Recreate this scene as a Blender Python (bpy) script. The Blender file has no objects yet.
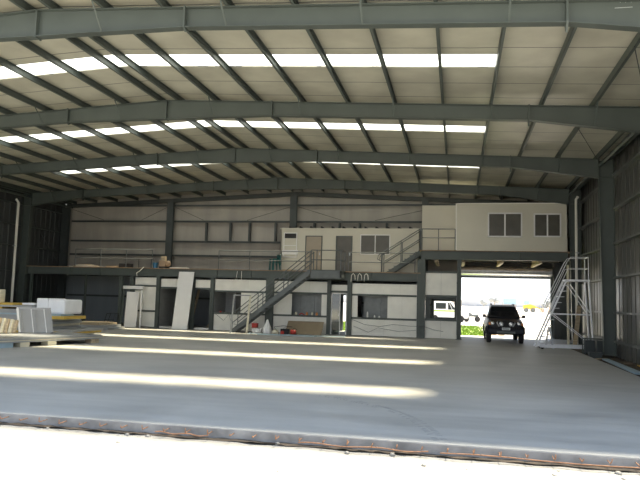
import bpy, bmesh, math, random
from mathutils import Vector, Matrix
R = random.Random(7)
sc = bpy.context.scene
C = sc.collection

# ------------------------------------------------------------------ helpers
class MB:
    """collects shapes; build() links them as one mesh object"""
    def __init__(s): s.v = []; s.f = []; s.sm = []
    def add(s, vs, fs, smooth=False):
        n = len(s.v); s.v += [tuple(v) for v in vs]
        for f in fs: s.f.append([i + n for i in f]); s.sm.append(smooth)
        return s
    def box(s, x0, x1, y0, y1, z0, z1):
        x0, x1 = sorted((x0, x1)); y0, y1 = sorted((y0, y1)); z0, z1 = sorted((z0, z1))
        vs = [(x, y, z) for z in (z0, z1) for y in (y0, y1) for x in (x0, x1)]
        return s.add(vs, [(0, 2, 3, 1), (4, 5, 7, 6), (0, 1, 5, 4), (2, 6, 7, 3), (0, 4, 6, 2), (1, 3, 7, 5)])
    def bar(s, p, q, w, h, up=(0, 0, 1)):
        p, q = Vector(p), Vector(q); d = (q - p).normalized(); u = Vector(up)
        if abs(d.dot(u)) > .98: u = Vector((0, 1, 0))
        a = d.cross(u).normalized() * w / 2; b = a.cross(d).normalized() * h / 2
        vs = [e + i * a + j * b for e in (p, q) for i, j in ((-1, -1), (1, -1), (1, 1), (-1, 1))]
        return s.add(vs, [(3, 2, 1, 0), (4, 5, 6, 7), (0, 1, 5, 4), (1, 2, 6, 5), (2, 3, 7, 6), (3, 0, 4, 7)])
    def tube(s, pts, r, n=10, cap=True):
        pts = [Vector(p) for p in pts]; rs = r if isinstance(r, (list, tuple)) else [r] * len(pts)
        vs = []; fs = []; a = None
        for i, p in enumerate(pts):
            d = (pts[min(i + 1, len(pts) - 1)] - pts[max(i - 1, 0)]).normalized()
            if a is None:
                u = Vector((0, 0, 1)) if abs(d.z) < .9 else Vector((0, 1, 0)); a = d.cross(u).normalized()
            a = (a - d * a.dot(d)).normalized(); b = d.cross(a)
            vs += [p + rs[i] * (math.cos(2 * math.pi * k / n) * a + math.sin(2 * math.pi * k / n) * b) for k in range(n)]
        for i in range(len(pts) - 1):
            for k in range(n): fs.append((i * n + k, i * n + (k + 1) % n, (i + 1) * n + (k + 1) % n, (i + 1) * n + k))
        s.add(vs, fs, True)
        if cap:
            m = len(vs) - n
            s.add(vs[:n], [tuple(range(n - 1, -1, -1))]); s.add(vs[m:], [tuple(range(n))])
        return s
    def prism(s, poly, a, b, axis='y'):
        """poly: 2-D points; extruded from a to b along axis (the other two coordinates in order)"""
        def P(u, w, t): return {'y': (u, t, w), 'x': (t, u, w), 'z': (u, w, t)}[axis]
        n = len(poly); vs = [P(u, w, a) for u, w in poly] + [P(u, w, b) for u, w in poly]
        fs = [tuple(range(n)), tuple(range(2 * n - 1, n - 1, -1))] + [(i, i + n, (i + 1) % n + n, (i + 1) % n) for i in range(n)]
        return s.add(vs, fs)
    def lathe(s, c, prof, n=16, axis='z'):
        vs = []; fs = []
        for r, h in prof:
            for k in range(n):
                t = 2 * math.pi * k / n; p = (r * math.cos(t), r * math.sin(t), h)
                if axis == 'x': p = (p[2], p[0], p[1])
                if axis == 'y': p = (p[0], p[2], p[1])
                vs.append((c[0] + p[0], c[1] + p[1], c[2] + p[2]))
        for i in range(len(prof) - 1):
            for k in range(n): fs.append((i * n + k, i * n + (k + 1) % n, (i + 1) * n + (k + 1) % n, (i + 1) * n + k))
        s.add(vs, fs, True); m = (len(prof) - 1) * n
        return s.add(vs[:n], [tuple(range(n - 1, -1, -1))]).add(vs[m:], [tuple(range(n))])
    def build(s, name, mat, parent=None, loc=None, bevel=0):
        me = bpy.data.meshes.new(name)
        if parent is not None: o0 = Vector(parent['_o'])
        elif loc is not None: o0 = Vector(loc)
        else:
            xs, ys, zs = zip(*s.v); o0 = Vector(((min(xs) + max(xs)) / 2, (min(ys) + max(ys)) / 2, min(zs)))
        me.from_pydata([tuple(Vector(v) - o0) for v in s.v], [], s.f)
        me.polygons.foreach_set('use_smooth', s.sm)
        bm = bmesh.new(); bm.from_mesh(me); bmesh.ops.recalc_face_normals(bm, faces=bm.faces); bm.to_mesh(me); bm.free()
        me.materials.append(mat)
        o = bpy.data.objects.new(name, me); C.objects.link(o); o['_o'] = tuple(o0)
        if parent is not None: o.parent = parent
        else: o.location = o0
        if bevel:
            b = o.modifiers.new('b', 'BEVEL'); b.width = bevel; b.segments = 2
        return o
def tag(o, label=None, cat=None, group=None, kind=None):
    for k, v in (('label', label), ('category', cat), ('group', group), ('kind', kind)):
        if v: o[k] = v
    return o
def thing(name, loc, label, cat, group=None, kind=None):
    o = bpy.data.objects.new(name, None); C.objects.link(o); o.location = loc; o['_o'] = tuple(loc); o.empty_display_size = .2
    return tag(o, label, cat, group, kind)
def struct(mb, name, mat, **k): return tag(mb.build(name, mat, **k), kind='structure')
def copy_tree(root, loc, label, group=None):
    def cp(o, par):
        c = o.copy(); C.objects.link(c)
        if par is not None: c.parent = par
        for ch in o.children: cp(ch, c)
        return c
    r = cp(root, None); r.location = loc; r['label'] = label
    if group: r['group'] = group
    return r
def swap_material(root, mats):
    for ch in root.children_recursive:
        if ch.type == 'MESH' and ch.data.materials[0] in mats:
            ch.data = ch.data.copy(); ch.data.materials[0] = mats[ch.data.materials[0]]

# ------------------------------------------------------------------ materials
def nodes(name):
    m = bpy.data.materials.new(name); m.use_nodes = True; nt = m.node_tree
    return m, nt, nt.nodes['Principled BSDF'], nt.nodes, nt.links
def mat(name, col, rough=.6, metal=0., var=.12, scale=3., bump=0., bscale=40., stretch=(1, 1, 1), spec=.5, col2=None):
    m, nt, b, N, L = nodes(name)
    tc = N.new('ShaderNodeTexCoord'); mp = N.new('ShaderNodeMapping'); mp.inputs['Scale'].default_value = stretch
    L.new(tc.outputs['Object'], mp.inputs['Vector'])
    nz = N.new('ShaderNodeTexNoise'); nz.inputs['Scale'].default_value = scale; nz.inputs['Detail'].default_value = 6
    L.new(mp.outputs['Vector'], nz.inputs['Vector'])
    rp = N.new('ShaderNodeValToRGB'); c2 = col2 or [c * (1 - var) for c in col]; c1 = [min(1, c * (1 + var)) for c in col] if not col2 else col
    rp.color_ramp.elements[0].position = .32; rp.color_ramp.elements[1].position = .68
    rp.color_ramp.elements[0].color = (*c2, 1); rp.color_ramp.elements[1].color = (*c1, 1)
    L.new(nz.outputs['Fac'], rp.inputs['Fac']); L.new(rp.outputs['Color'], b.inputs['Base Color'])
    b.inputs['Roughness'].default_value = rough; b.inputs['Metallic'].default_value = metal; b.inputs['Specular IOR Level'].default_value = spec
    if bump:
        n2 = N.new('ShaderNodeTexNoise'); n2.inputs['Scale'].default_value = bscale; n2.inputs['Detail'].default_value = 4
        L.new(mp.outputs['Vector'], n2.inputs['Vector'])
        bp = N.new('ShaderNodeBump'); bp.inputs['Strength'].default_value = bump; bp.inputs['Distance'].default_value = .02
        L.new(n2.outputs['Fac'], bp.inputs['Height']); L.new(bp.outputs['Normal'], b.inputs['Normal'])
    return m
def emit(name, col, st):
    m, nt, b, N, L = nodes(name); b.inputs['Base Color'].default_value = (*col, 1)
    b.inputs['Emission Color'].default_value = (*col, 1); b.inputs['Emission Strength'].default_value = st; return m
M = {}
M['steel'] = mat('painted_steel', (.068, .084, .078), .5, var=.10, scale=1.2)
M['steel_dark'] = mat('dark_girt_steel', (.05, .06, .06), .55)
M['slab_edge'] = mat('shaded_slab_edge', (.25, .25, .25), .85, var=.3, scale=3)  # darker concrete, the shade of the front face put into its colour
M['inner'] = mat('inner_grey_panel', (.24, .26, .265), .5)
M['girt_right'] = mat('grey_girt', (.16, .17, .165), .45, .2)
M['rail'] = mat('painted_rail_steel', (.10, .115, .118), .45)
M['galv'] = mat('galvanised_steel', (.5, .52, .54), .35, .7, scale=8)
M['alu'] = mat('aluminium', (.78, .8, .83), .35, .3, scale=6, var=.05)
M['cream'] = mat('cream_panel', (.60, .58, .49), .45, var=.03, scale=.8)
M['white_panel'] = mat('white_panel', (.80, .79, .73), .5, var=.06, scale=1.5)
M['white'] = mat('white_gloss', (.80, .80, .79), .4, var=.02)
M['foam'] = mat('white_foam', (.84, .86, .90), .8, var=.05, scale=2, bump=.3, bscale=20)
M['yellow'] = mat('yellow_edge', (.62, .42, .08), .6)
M['greyboard'] = mat('grey_sheet', (.33, .34, .34), .45, var=.1, scale=2, stretch=(.3, 1, 4))
M['greypanel'] = mat('grey_ribbed_panel', (.36, .36, .355), .45, .2, var=.05, scale=2)
M['creamy'] = mat('cream_sheet_edges', (.66, .62, .48), .6, var=.2, scale=6, stretch=(.2, .2, 6))
M['timber'] = mat('pale_timber', (.42, .34, .23), .7, var=.25, scale=5, stretch=(.3, 3, 3))
M['deckwood'] = mat('deck_board_edge', (.30, .20, .12), .7, var=.3, scale=3)
M['ply'] = mat('brown_board', (.26, .205, .13), .65, var=.1, scale=2)
M['teal'] = mat('green_plastic', (.01, .10, .10), .4)
M['blue'] = mat('blue_plastic', (.03, .16, .30), .4)
M['red'] = mat('red_plastic', (.42, .03, .02), .4)
M['orange'] = mat('orange_paint', (.62, .25, .08), .6)
M['yel'] = mat('machine_yellow', (.75, .48, .06), .5)
M['dark'] = mat('dark_rubber', (.02, .02, .022), .7)
M['bluesheet'] = mat('pale_blue_sheet', (.33, .44, .5), .4)
M['beige'] = mat('beige_door', (.36, .31, .24), .5, var=.03)
M['blind'] = mat('dark_window_blind', (.078, .074, .060), .35, var=.15, scale=2)
M['tan'] = mat('tan_case', (.34, .25, .17), .6)
M['rust'] = mat('rusty_rebar', (.30, .15, .075), .7, var=.3, scale=20)
M['dirt'] = mat('damp_dirt', (.13, .095, .062), .95, col2=(.05, .042, .032), scale=2.5, bump=.8, bscale=8)
M['gravel'] = mat('pale_gravel', (.32, .305, .27), .95, col2=(.26, .245, .215), scale=1.2, bump=.9, bscale=12)
M['gravel_back'] = mat('pale_yard', (.42, .39, .36), .95, col2=(.34, .31, .28), scale=.08)
M['grass'] = mat('grass', (.17, .25, .035), .9, var=.3, scale=2)
M['carpaint'] = mat('black_car_paint', (.006, .009, .018), .34, spec=.3, var=.0)
M['glass_dark'] = mat('dark_glass', (.012, .014, .018), .08, spec=.6, var=0)
M['lamp_glass'] = mat('lamp_glass', (.75, .78, .82), .15, .5, var=.05)
M['plate'] = mat('number_plate', (.75, .77, .78), .4, var=.02)
M['amber'] = mat('amber_lens', (.7, .22, .03), .3)
M['chrome'] = mat('bull_bar_metal', (.45, .47, .5), .3, .8, var=.02)
M['hill'] = mat('distant_hill', (.52, .54, .56), .95, var=.1, scale=.05)  # grey paled, distance haze put into the colour
M['tree'] = mat('distant_tree', (.38, .40, .40), .9, var=.2, scale=.4)  # foliage washed out to stand for haze
M['chalk'] = mat('chalk', (.3, .33, .33), .9)
M['green'] = mat('lime_stripe', (.30, .45, .05), .5)
M['pale_sky'] = mat('hazed_blue_paint', (.30, .45, .62), .5)  # blue of the far machines, lightened in place of haze
M['spoil'] = mat('orange_spoil', (.60, .44, .32), .95, var=.2, scale=.6)

def ceiling_mat():
    m, nt, b, N, L = nodes('cream_roof_foil')
    tc = N.new('ShaderNodeTexCoord'); sp = N.new('ShaderNodeSeparateXYZ'); L.new(tc.outputs['Object'], sp.inputs[0])
    nz = N.new('ShaderNodeTexNoise'); nz.inputs['Scale'].default_value = .9; nz.inputs['Detail'].default_value = 5
    L.new(tc.outputs['Object'], nz.inputs['Vector'])
    ad = N.new('ShaderNodeMath'); ad.operation = 'MULTIPLY_ADD'; L.new(nz.outputs['Fac'], ad.inputs[0]); ad.inputs[1].default_value = .12; L.new(sp.outputs['Y'], ad.inputs[2])
    md = N.new('ShaderNodeMath'); md.operation = 'PINGPONG'; L.new(ad.outputs[0], md.inputs[0]); md.inputs[1].default_value = .675
    lt = N.new('ShaderNodeMath'); lt.operation = 'LESS_THAN'; L.new(md.outputs[0], lt.inputs[0]); lt.inputs[1].default_value = .022
    rp = N.new('ShaderNodeValToRGB'); rp.color_ramp.elements[0].color = (.41, .395, .325, 1); rp.color_ramp.elements[1].color = (.54, .525, .435, 1)
    rp.color_ramp.elements[0].position = .3; rp.color_ramp.elements[1].position = .65; L.new(nz.outputs['Fac'], rp.inputs['Fac'])
    mx = N.new('ShaderNodeMix'); mx.data_type = 'RGBA'; L.new(lt.outputs[0], mx.inputs['Factor']); L.new(rp.outputs['Color'], mx.inputs['A'])
    mx.inputs['B'].default_value = (.12, .12, .11, 1); L.new(mx.outputs['Result'], b.inputs['Base Color'])
    b.inputs['Roughness'].default_value = .42; return m
M['ceiling'] = ceiling_mat()
def skylight_mat():
    m, nt, b, N, L = nodes('translucent_rooflight')
    out = N['Material Output']; tr = N.new('ShaderNodeBsdfTransparent'); tr.inputs['Color'].default_value = (1, .98, .90, 1)
    tl = N.new('ShaderNodeBsdfTranslucent'); tl.inputs['Color'].default_value = (.85, .9, .95, 1)
    mx = N.new('ShaderNodeMixShader'); mx.inputs[0].default_value = .2
    L.new(tr.outputs[0], mx.inputs[1]); L.new(tl.outputs[0], mx.inputs[2]); L.new(mx.outputs[0], out.inputs['Surface']); return m
M['skylight'] = skylight_mat()
def glass_mat():
    m, nt, b, N, L = nodes('clear_tinted_glass')
    out = N['Material Output']; tr = N.new('ShaderNodeBsdfTransparent'); tr.inputs['Color'].default_value = (.30, .36, .30, 1)
    gl = N.new('ShaderNodeBsdfGlossy'); gl.inputs['Roughness'].default_value = .05
    mx = N.new('ShaderNodeMixShader'); mx.inputs[0].default_value = .12
    L.new(tr.outputs[0], mx.inputs[1]); L.new(gl.outputs[0], mx.inputs[2]); L.new(mx.outputs[0], out.inputs['Surface']); return m
M['glass'] = glass_mat()
def concrete_mat():
    m, nt, b, N, L = nodes('concrete_slab')
    tc = N.new('ShaderNodeTexCoord')
    def noise(sc_, st, det=6, dist=0):
        mp = N.new('ShaderNodeMapping'); mp.inputs['Scale'].default_value = st; L.new(tc.outputs['Object'], mp.inputs['Vector'])
        n = N.new('ShaderNodeTexNoise'); n.inputs['Scale'].default_value = sc_; n.inputs['Detail'].default_value = det
        n.inputs['Distortion'].default_value = dist; L.new(mp.outputs['Vector'], n.inputs['Vector']); return n
    a = noise(.35, (1, 1, 1), 8, .6); s = noise(1.6, (.25, 1.6, 1), 7, .4); g = noise(30, (1, 1, 1), 3)
    m1 = N.new('ShaderNodeMath'); m1.operation = 'ADD'; L.new(a.outputs['Fac'], m1.inputs[0]); L.new(s.outputs['Fac'], m1.inputs[1])
    m2 = N.new('ShaderNodeMath'); m2.operation = 'MULTIPLY_ADD'; L.new(g.outputs['Fac'], m2.inputs[0]); m2.inputs[1].default_value = .15; L.new(m1.outputs[0], m2.inputs[2])
    rp = N.new('ShaderNodeValToRGB'); e = rp.color_ramp.elements
    e[0].position = .36; e[0].color = (.30, .297, .28, 1); e[1].position = .68; e[1].color = (.48, .47, .44, 1)
    sc1 = N.new('ShaderNodeMath'); sc1.operation = 'MULTIPLY'; L.new(m2.outputs[0], sc1.inputs[0]); sc1.inputs[1].default_value = .47
    L.new(sc1.outputs[0], rp.inputs['Fac']); L.new(rp.outputs['Color'], b.inputs['Base Color'])
    rr = N.new('ShaderNodeMapRange'); rr.inputs['To Min'].default_value = .34; rr.inputs['To Max'].default_value = .75
    L.new(s.outputs['Fac'], rr.inputs['Value']); L.new(rr.outputs['Result'], b.inputs['Roughness'])
    bp = N.new('ShaderNodeBump'); bp.inputs['Strength'].default_value = .25; bp.inputs['Distance'].default_value = .01
    L.new(g.outputs['Fac'], bp.inputs['Height']); L.new(bp.outputs['Normal'], b.inputs['Normal']); return m
M['concrete'] = concrete_mat()
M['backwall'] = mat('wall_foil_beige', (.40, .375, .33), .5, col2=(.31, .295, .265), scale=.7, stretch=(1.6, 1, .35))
M['lowerwall'] = mat('back_wall_shaded', (.22, .25, .265), .55, col2=(.18, .205, .22), scale=.7, stretch=(1.6, 1, .35))  # back wall below the deck, its bluish shade painted into the colour
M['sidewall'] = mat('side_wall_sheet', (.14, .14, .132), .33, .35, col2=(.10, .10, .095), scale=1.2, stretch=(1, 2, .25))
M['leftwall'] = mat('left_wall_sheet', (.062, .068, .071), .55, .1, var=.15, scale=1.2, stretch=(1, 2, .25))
M['ribbed'] = mat('corrugated_outer', (.5, .5, .5), .5)

# ------------------------------------------------------------------ layout constants
RX = -9.85                                   # ridge
FY = [13.37, 20.49, 27.60, 34.72]            # portal frames
YF, YB = 12.1, 39.45
XL, XR = -26.0, 6.2
def ztop(x): return 8.56 - .0506 * abs(x - RX)
def zbot(x):
    d = abs(x - RX); P = [(0, 7.90), (.8, 7.905), (3.77, 7.90), (11.95, 7.50), (15.4, 7.0), (17, 6.95)]
    for (a, za), (b, zb) in zip(P, P[1:]):
        if d <= b: return za + (zb - za) * (d - a) / (b - a)
    return P[-1][1]
ORD = ['first', 'second', 'third', 'fourth', 'fifth', 'sixth', 'seventh', 'eighth', 'ninth', 'tenth', 'eleventh', 'twelfth', 'thirteenth', 'fourteenth', 'fifteenth']

# ------------------------------------------------------------------ ground and floor
f = MB().box(XL, 4.9, 9.05, YB, -.15, 0).box(4.9, XR, 33.6, YB, -.15, 0)
struct(f, 'floor', M['concrete'])
struct(MB().box(XL, 4.9, 9.035, 9.05, -.15, -.012), 'trim_edge_shade', M['slab_edge'])  # thin dark facing that stands in for shade on the slab front
def rough_ground(x0, x1, y0, y1, nx, ny, z, amp, name, mt, seed=1, thick=.3):
    r = random.Random(seed); mb = MB(); vs = []
    for j in range(ny + 1):
        for i in range(nx + 1):
            vs.append((x0 + (x1 - x0) * i / nx, y0 + (y1 - y0) * j / ny, z + r.uniform(-amp, amp)))
    fs = [(j * (nx + 1) + i, j * (nx + 1) + i + 1, (j + 1) * (nx + 1) + i + 1, (j + 1) * (nx + 1) + i) for j in range(ny) for i in range(nx)]
    mb.add(vs, fs, True); return struct(mb, name, mt)
rough_ground(-14, 12, 3, 9.3, 130, 40, -.155, .012, 'ground_front', M['gravel'], 2)
struct(MB().box(-200, -14, -60, 9.3, -.6, -.155).box(12, 200, -60, 9.3, -.6, -.155).box(-14, 12, -60, 3, -.6, -.155)
       .box(-200, XL - .2, 9.3, 39.6, -.6, -.16).box(XR + .2, 200, 9.3, 39.6, -.6, -.16).box(XL, XR, 9.3, 39.4, -.6, -.2), 'ground', M['gravel'])
struct(MB().box(-300, 300, 39.6, 600, -.6, -.03), 'ground_back', M['gravel_back'])
rough_ground(4.9, XR, 9.1, 33.6, 12, 160, -.09, .03, 'ground_dirt_strip', M['dirt'], 5)
rough_ground(-14, 4.9, 8.92, 9.06, 160, 3, -.135, .012, 'ground_bounce_cut', M['dirt'], 8)  # dark strip added to cut light bouncing onto the slab face
g = MB()
for k in range(14000):
    x = R.uniform(-12, 1.7 + R.uniform(-.3, .5)); y = R.uniform(39.75, 57); h = R.uniform(.03, .09); a = R.uniform(0, 3.14); dx, dy = .05 * math.cos(a), .05 * math.sin(a)
    g.add([(x - dx, y - dy, -.03), (x + dx, y + dy, -.03), (x + R.uniform(-.03, .03), y + R.uniform(-.03, .03), h)], [(0, 1, 2)])
g.box(-12, 1.6, 39.7, 57, -.04, -.012)
tag(g.build('grass', M['grass']), 'strip of short bright green grass behind the shed', 'grass', kind='stuff')

# ------------------------------------------------------------------ ceiling (roof sheets with gaps for the rooflights)
SKY = [(16.75, 17.7), (23.75, 24.65), (30.4, 31.25), (36.1, 36.85)]
def roof_piece(mb, xa, xb, y0, y1, t=.06):
    z = lambda x: ztop(x) + .215
    mb.prism([(xa, z(xa)), (xb, z(xb)), (xb, z(xb) + t), (xa, z(xa) + t)], y0, y1)
c = MB(); ys = YF
for a, b in SKY + [(YB + .1, None)]:
    roof_piece(c, XL - .2, RX, ys, a); roof_piece(c, RX, XR + .2, ys, a)
    if b: roof_piece(c, XL - .2, -20.65, a, b); roof_piece(c, .95, XR + .2, a, b)
    ys = b
struct(c, 'ceiling', M['ceiling'])
for i, (a, b) in enumerate(SKY):
    for side, xa, xb in (('left', -20.65, RX), ('right', RX, .95)):
        s = MB(); n = 5
        for k in range(n):          # ribbed sheet profile across the strip
            y0 = a + (b - a) * k / n; y1 = a + (b - a) * (k + 1) / n
            dz = .012 if k % 2 else 0
            z = lambda x: ztop(x) + .235 + dz
            s.prism([(xa, z(xa)), (xb, z(xb)), (xb, z(xb) + .004), (xa, z(xa) + .004)], y0, y1)
        tag(s.build('skylight', M['skylight']), f'translucent roof skylight strip on the {side} slope, {ORD[i]} bay from the open front', 'skylight', 'translucent skylight strips in the roof')

# ------------------------------------------------------------------ walls
def corrugated(mb, axis, c0, a0, a1, z0, z1, pitch=.25, depth=.03):
    """vertical ribbed sheet; axis 'x': runs along X at Y=c0; axis 'y': runs along Y at X=c0"""
    n = max(1, round((a1 - a0) / pitch)); pts = []
    for k in range(n):
        s = a0 + (a1 - a0) * k / n; w = (a1 - a0) / n
        pts += [(s, 0), (s + .7 * w, 0), (s + .78 * w, depth), (s + .92 * w, depth)]
    pts.append((a1, 0)); t = .012
    for (u, d), (u2, d2) in zip(pts, pts[1:]):
        if axis == 'x': q = [(u, c0 + d), (u2, c0 + d2), (u2, c0 + d2 + t), (u, c0 + d + t)]
        else: q = [(c0 + d, u), (c0 + d2, u2), (c0 + d2 + t, u2), (c0 + d + t, u)]
        mb.prism(q, z0, z1, 'z')
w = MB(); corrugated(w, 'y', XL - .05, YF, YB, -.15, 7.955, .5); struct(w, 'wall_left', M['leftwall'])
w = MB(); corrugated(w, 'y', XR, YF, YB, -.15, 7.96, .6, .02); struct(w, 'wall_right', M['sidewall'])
# back wall sheets follow the roof line; openings for a doorway, a window and the roller door
w = MB(); wl = MB()
n = 34
for k in range(n):
    xa = XL + (XR - XL) * k / n; xb = XL + (XR - XL) * (k + 1) / n
    cuts = [xa, xb] + [q for q in (-6.78, -6.45, -1.4, -.06, .23, 5.2, RX) if xa < q < xb]; cuts.sort()
    for u, v in zip(cuts, cuts[1:]):
        mid = (u + v) / 2; spans = [(-.15, None)]
        if -6.78 < mid < -6.45: spans = [(2.15, None)]
        elif -1.4 < mid < -.06: spans = [(-.15, .95), (2.03, None)]
        elif .23 < mid < 5.2: spans = [(3.43, None)]
        for z0, z1 in spans:
            y = 39.42 + (.006 if k % 2 else 0)
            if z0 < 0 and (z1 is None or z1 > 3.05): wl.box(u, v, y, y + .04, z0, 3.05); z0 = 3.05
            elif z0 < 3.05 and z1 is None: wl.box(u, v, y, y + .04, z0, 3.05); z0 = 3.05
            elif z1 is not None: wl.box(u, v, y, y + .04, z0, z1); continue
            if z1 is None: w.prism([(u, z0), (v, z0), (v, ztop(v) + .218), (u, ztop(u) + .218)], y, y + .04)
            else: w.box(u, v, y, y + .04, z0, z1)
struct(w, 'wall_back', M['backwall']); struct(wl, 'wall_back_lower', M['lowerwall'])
struct(MB().box(5.36, 6.1, 39.0, 39.05, 0, 4.3).box(.15, 5.3, 39.36, 39.4, 4.02, 4.3), 'wall_back_shade_sheet', M['leftwall'])  # dark sheets added in place of shade beside and above the roller door

# ------------------------------------------------------------------ steel portal frames
def xs_between(a, b, n=8): return [a + (b - a) * i / n for i in range(n + 1)]
def rafter(side, Y):
    s = -1 if side == 'left' else 1; mb = MB()
    bp = [0, .8, 3.77, 7, 11.95, 13.6, 15.4]
    for d0, d1 in zip(bp, bp[1:]):
        x0, x1 = RX + s * d0, RX + s * d1; zt0, zt1, zb0, zb1 = ztop(x0), ztop(x1), zbot(x0), zbot(x1)
        mb.prism([(x0, zb0), (x1, zb1), (x1, zt1), (x0, zt0)], Y - .008, Y + .008)
        mb.prism([(x0, zb0), (x1, zb1), (x1, zb1 + .018), (x0, zb0 + .018)], Y - .12, Y + .12)
        mb.prism([(x0, zt0 - .018), (x1, zt1 - .018), (x1, zt1), (x0, zt0)], Y - .12, Y + .12)
    return mb
def column(side, Y):
    s = -1 if side == 'left' else 1; xi0, xi1, xo = RX + s * 15.47, RX + s * 15.33, RX + s * 15.92; zt = ztop(xo)
    mb = MB()
    mb.prism([(xi0, .02), (xo, .02), (xo, zt), (xi1, zt - .04)], Y - .008, Y + .008)
    mb.prism([(xi0, .02), (xi0 + s * .02, .02), (xi1 + s * .02, zt - .02), (xi1, zt - .02)], Y - .125, Y + .125)
    mb.prism([(xo - s * .02, .02), (xo, .02), (xo, zt), (xo - s * .02, zt)], Y - .125, Y + .125)
    mb.box(xi1, xo, Y - .12, Y + .12, 7.02, 7.04)
    return mb
PX = [RX - .34, RX + .34] + [-8.15, -6.65, -5.1, -3.58, -2.05, -.53, .95, 2.45, 3.94, 5.45] + [-11.55, -13.05, -14.6, -16.12, -17.65, -19.17, -20.65, -22.15, -23.64, -25.15]
FN = ['nearest the open front', 'second from the open front', 'third from the open front', 'carrying the mezzanine front edge']
for i, Y in enumerate(FY):
    t = thing('portal_frame', (RX, Y, 0), f'grey steel portal frame {FN[i]}, rafters and columns', 'steel frame', 'steel portal frames')
    for s in ('left', 'right'):
        rafter(s, Y).build('rafter', M['steel'], t); column(s, Y).build('column', M['steel'], t)
        sg = -1 if s == 'left' else 1
        MB().box(RX + sg * 15.35, RX + sg * 16.0, Y - .2, Y + .2, .001, .025).build('base_plate', M['steel'], t)
        for d in (3.77, 11.95):
            x = RX + sg * d; e = .15 if d > 5 else .05
            MB().prism([(Y - .13, zbot(x) - .0), (Y, zbot(x) - e - .03), (Y + .13, zbot(x)), (Y + .13, ztop(x) + .02), (Y - .13, ztop(x) + .02)], x - .022, x + .022, 'x').build('splice_plate', M['steel'], t)
    MB().box(RX - .02, RX + .02, Y - .12, Y + .12, zbot(RX) - .03, ztop(RX)).build('splice_plate', M['steel'], t)
    for x in (-23.64, -20.65, -17.65, -14.6, -11.55, -8.15, -5.1, -2.05, .95, 3.94):
        zz = ztop(x)
        for sy in ((-1, 1) if i == 0 else (-1,)):
            MB().bar((x + .03, Y + sy * .62, zz + .02), (x + .03, Y + sy * .1, zbot(x) + .02), .04, .012).build('fly_brace', M['steel'], t)
    if i == 0:
        ch = MB()
        for cx in (3.05, 4.25):
            for k in range(3):
                x = cx + k * .1; z = 7.95 - (x - cx) * .05
                ch.box(x, x + .06, Y - .0095, Y - .0085, z, z + .01).box(x + .05, x + .06, Y - .0095, Y - .0085, z - .08, z)
            ch.box(cx - .05, cx + .28, Y - .0095, Y - .0085, 7.76, 7.775)
        ch.build('chalk_mark', M['chalk'], t)
# end wall frame
zt5 = lambda x: 8.56 - .0463 * abs(x - RX)
t = thing('end_wall_rafter', (RX, 39.2, 0), 'light grey-green steel rafter along the top of the back wall', 'steel rafter')
for s in (-1, 1):
    x0, x1 = RX, RX + s * 15.9
    MB().prism([(x0, zt5(x0) - .3), (x1, zt5(x1) - .3), (x1, zt5(x1) - .05), (x0, zt5(x0) - .05)], 39.18, 39.2).prism([(x0, zt5(x0) - .31), (x1, zt5(x1) - .31), (x1, zt5(x1) - .295), (x0, zt5(x0) - .295)], 39.1, 39.3).build('rafter', M['steel_dark'], t)
for x, wd, lb in ((-25.65, .5, 'in the far left corner'), (-18.15, .42, 'left of the ridge, above the deck clutter'), (-9.97, .42, 'under the ridge behind the portable office'), (-1.9, .4, 'behind the upper office'), (5.85, .4, 'in the far right corner')):
    mb = MB().box(x - wd / 2, x + wd / 2, 39.06, 39.08, .02, zt5(x) - .31).box(x - .01, x + .01, 38.85, 39.08, .02, zt5(x) - .31).box(x - wd / 2, x + wd / 2, 38.85, 38.87, .02, zt5(x) - .31)
    t = thing('end_wall_post', (x, 39, 0), f'dark steel end wall post {lb}', 'steel post', 'end wall posts')
    mb.build('post', M['steel_dark'], t); MB().box(x - wd / 2 - .03, x + wd / 2 + .03, 38.8, 39.1, .001, .02).build('base_plate', M['steel_dark'], t)
# purlins
def purlin(x, y0, y1):
    z = ztop(x) + .002; mb = MB()
    mb.box(x - .004, x + .004, y0, y1, z, z + .2)
    mb.box(x - .004, x + .07, y0, y1, z, z + .006).box(x - .004, x + .07, y0, y1, z + .194, z + .2)
    return mb
for k, x in enumerate(PX):
    if k < 2: lb = f'grey steel ridge purlin, {"left" if k == 0 else "right"} one of the close pair at the roof ridge'
    elif k < 12: lb = f'grey steel roof purlin on the right slope, {ORD[k - 2]} from the ridge pair'
    else: lb = f'grey steel roof purlin on the left slope, {ORD[k - 12]} from the ridge pair'
    tag(purlin(x, YF + .02, 39.35).build('roof_purlin', M['steel']), lb, 'purlin', 'roof purlins')
for s, lb in ((-1, 'left'), (1, 'right')):
    x = RX + s * 15.78
    tag(MB().box(x - .06, x + .1, YF + .02, 39.35, ztop(x) + .01, ztop(x) + .21).tube([(x - s * .38, YF + .1, 7.52), (x - s * .38, 39, 7.52)], .07).build('eave_beam', M['steel']), f'grey steel eave beam with tube strut along the top of the {lb} wall', 'beam', 'eave beams')
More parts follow.
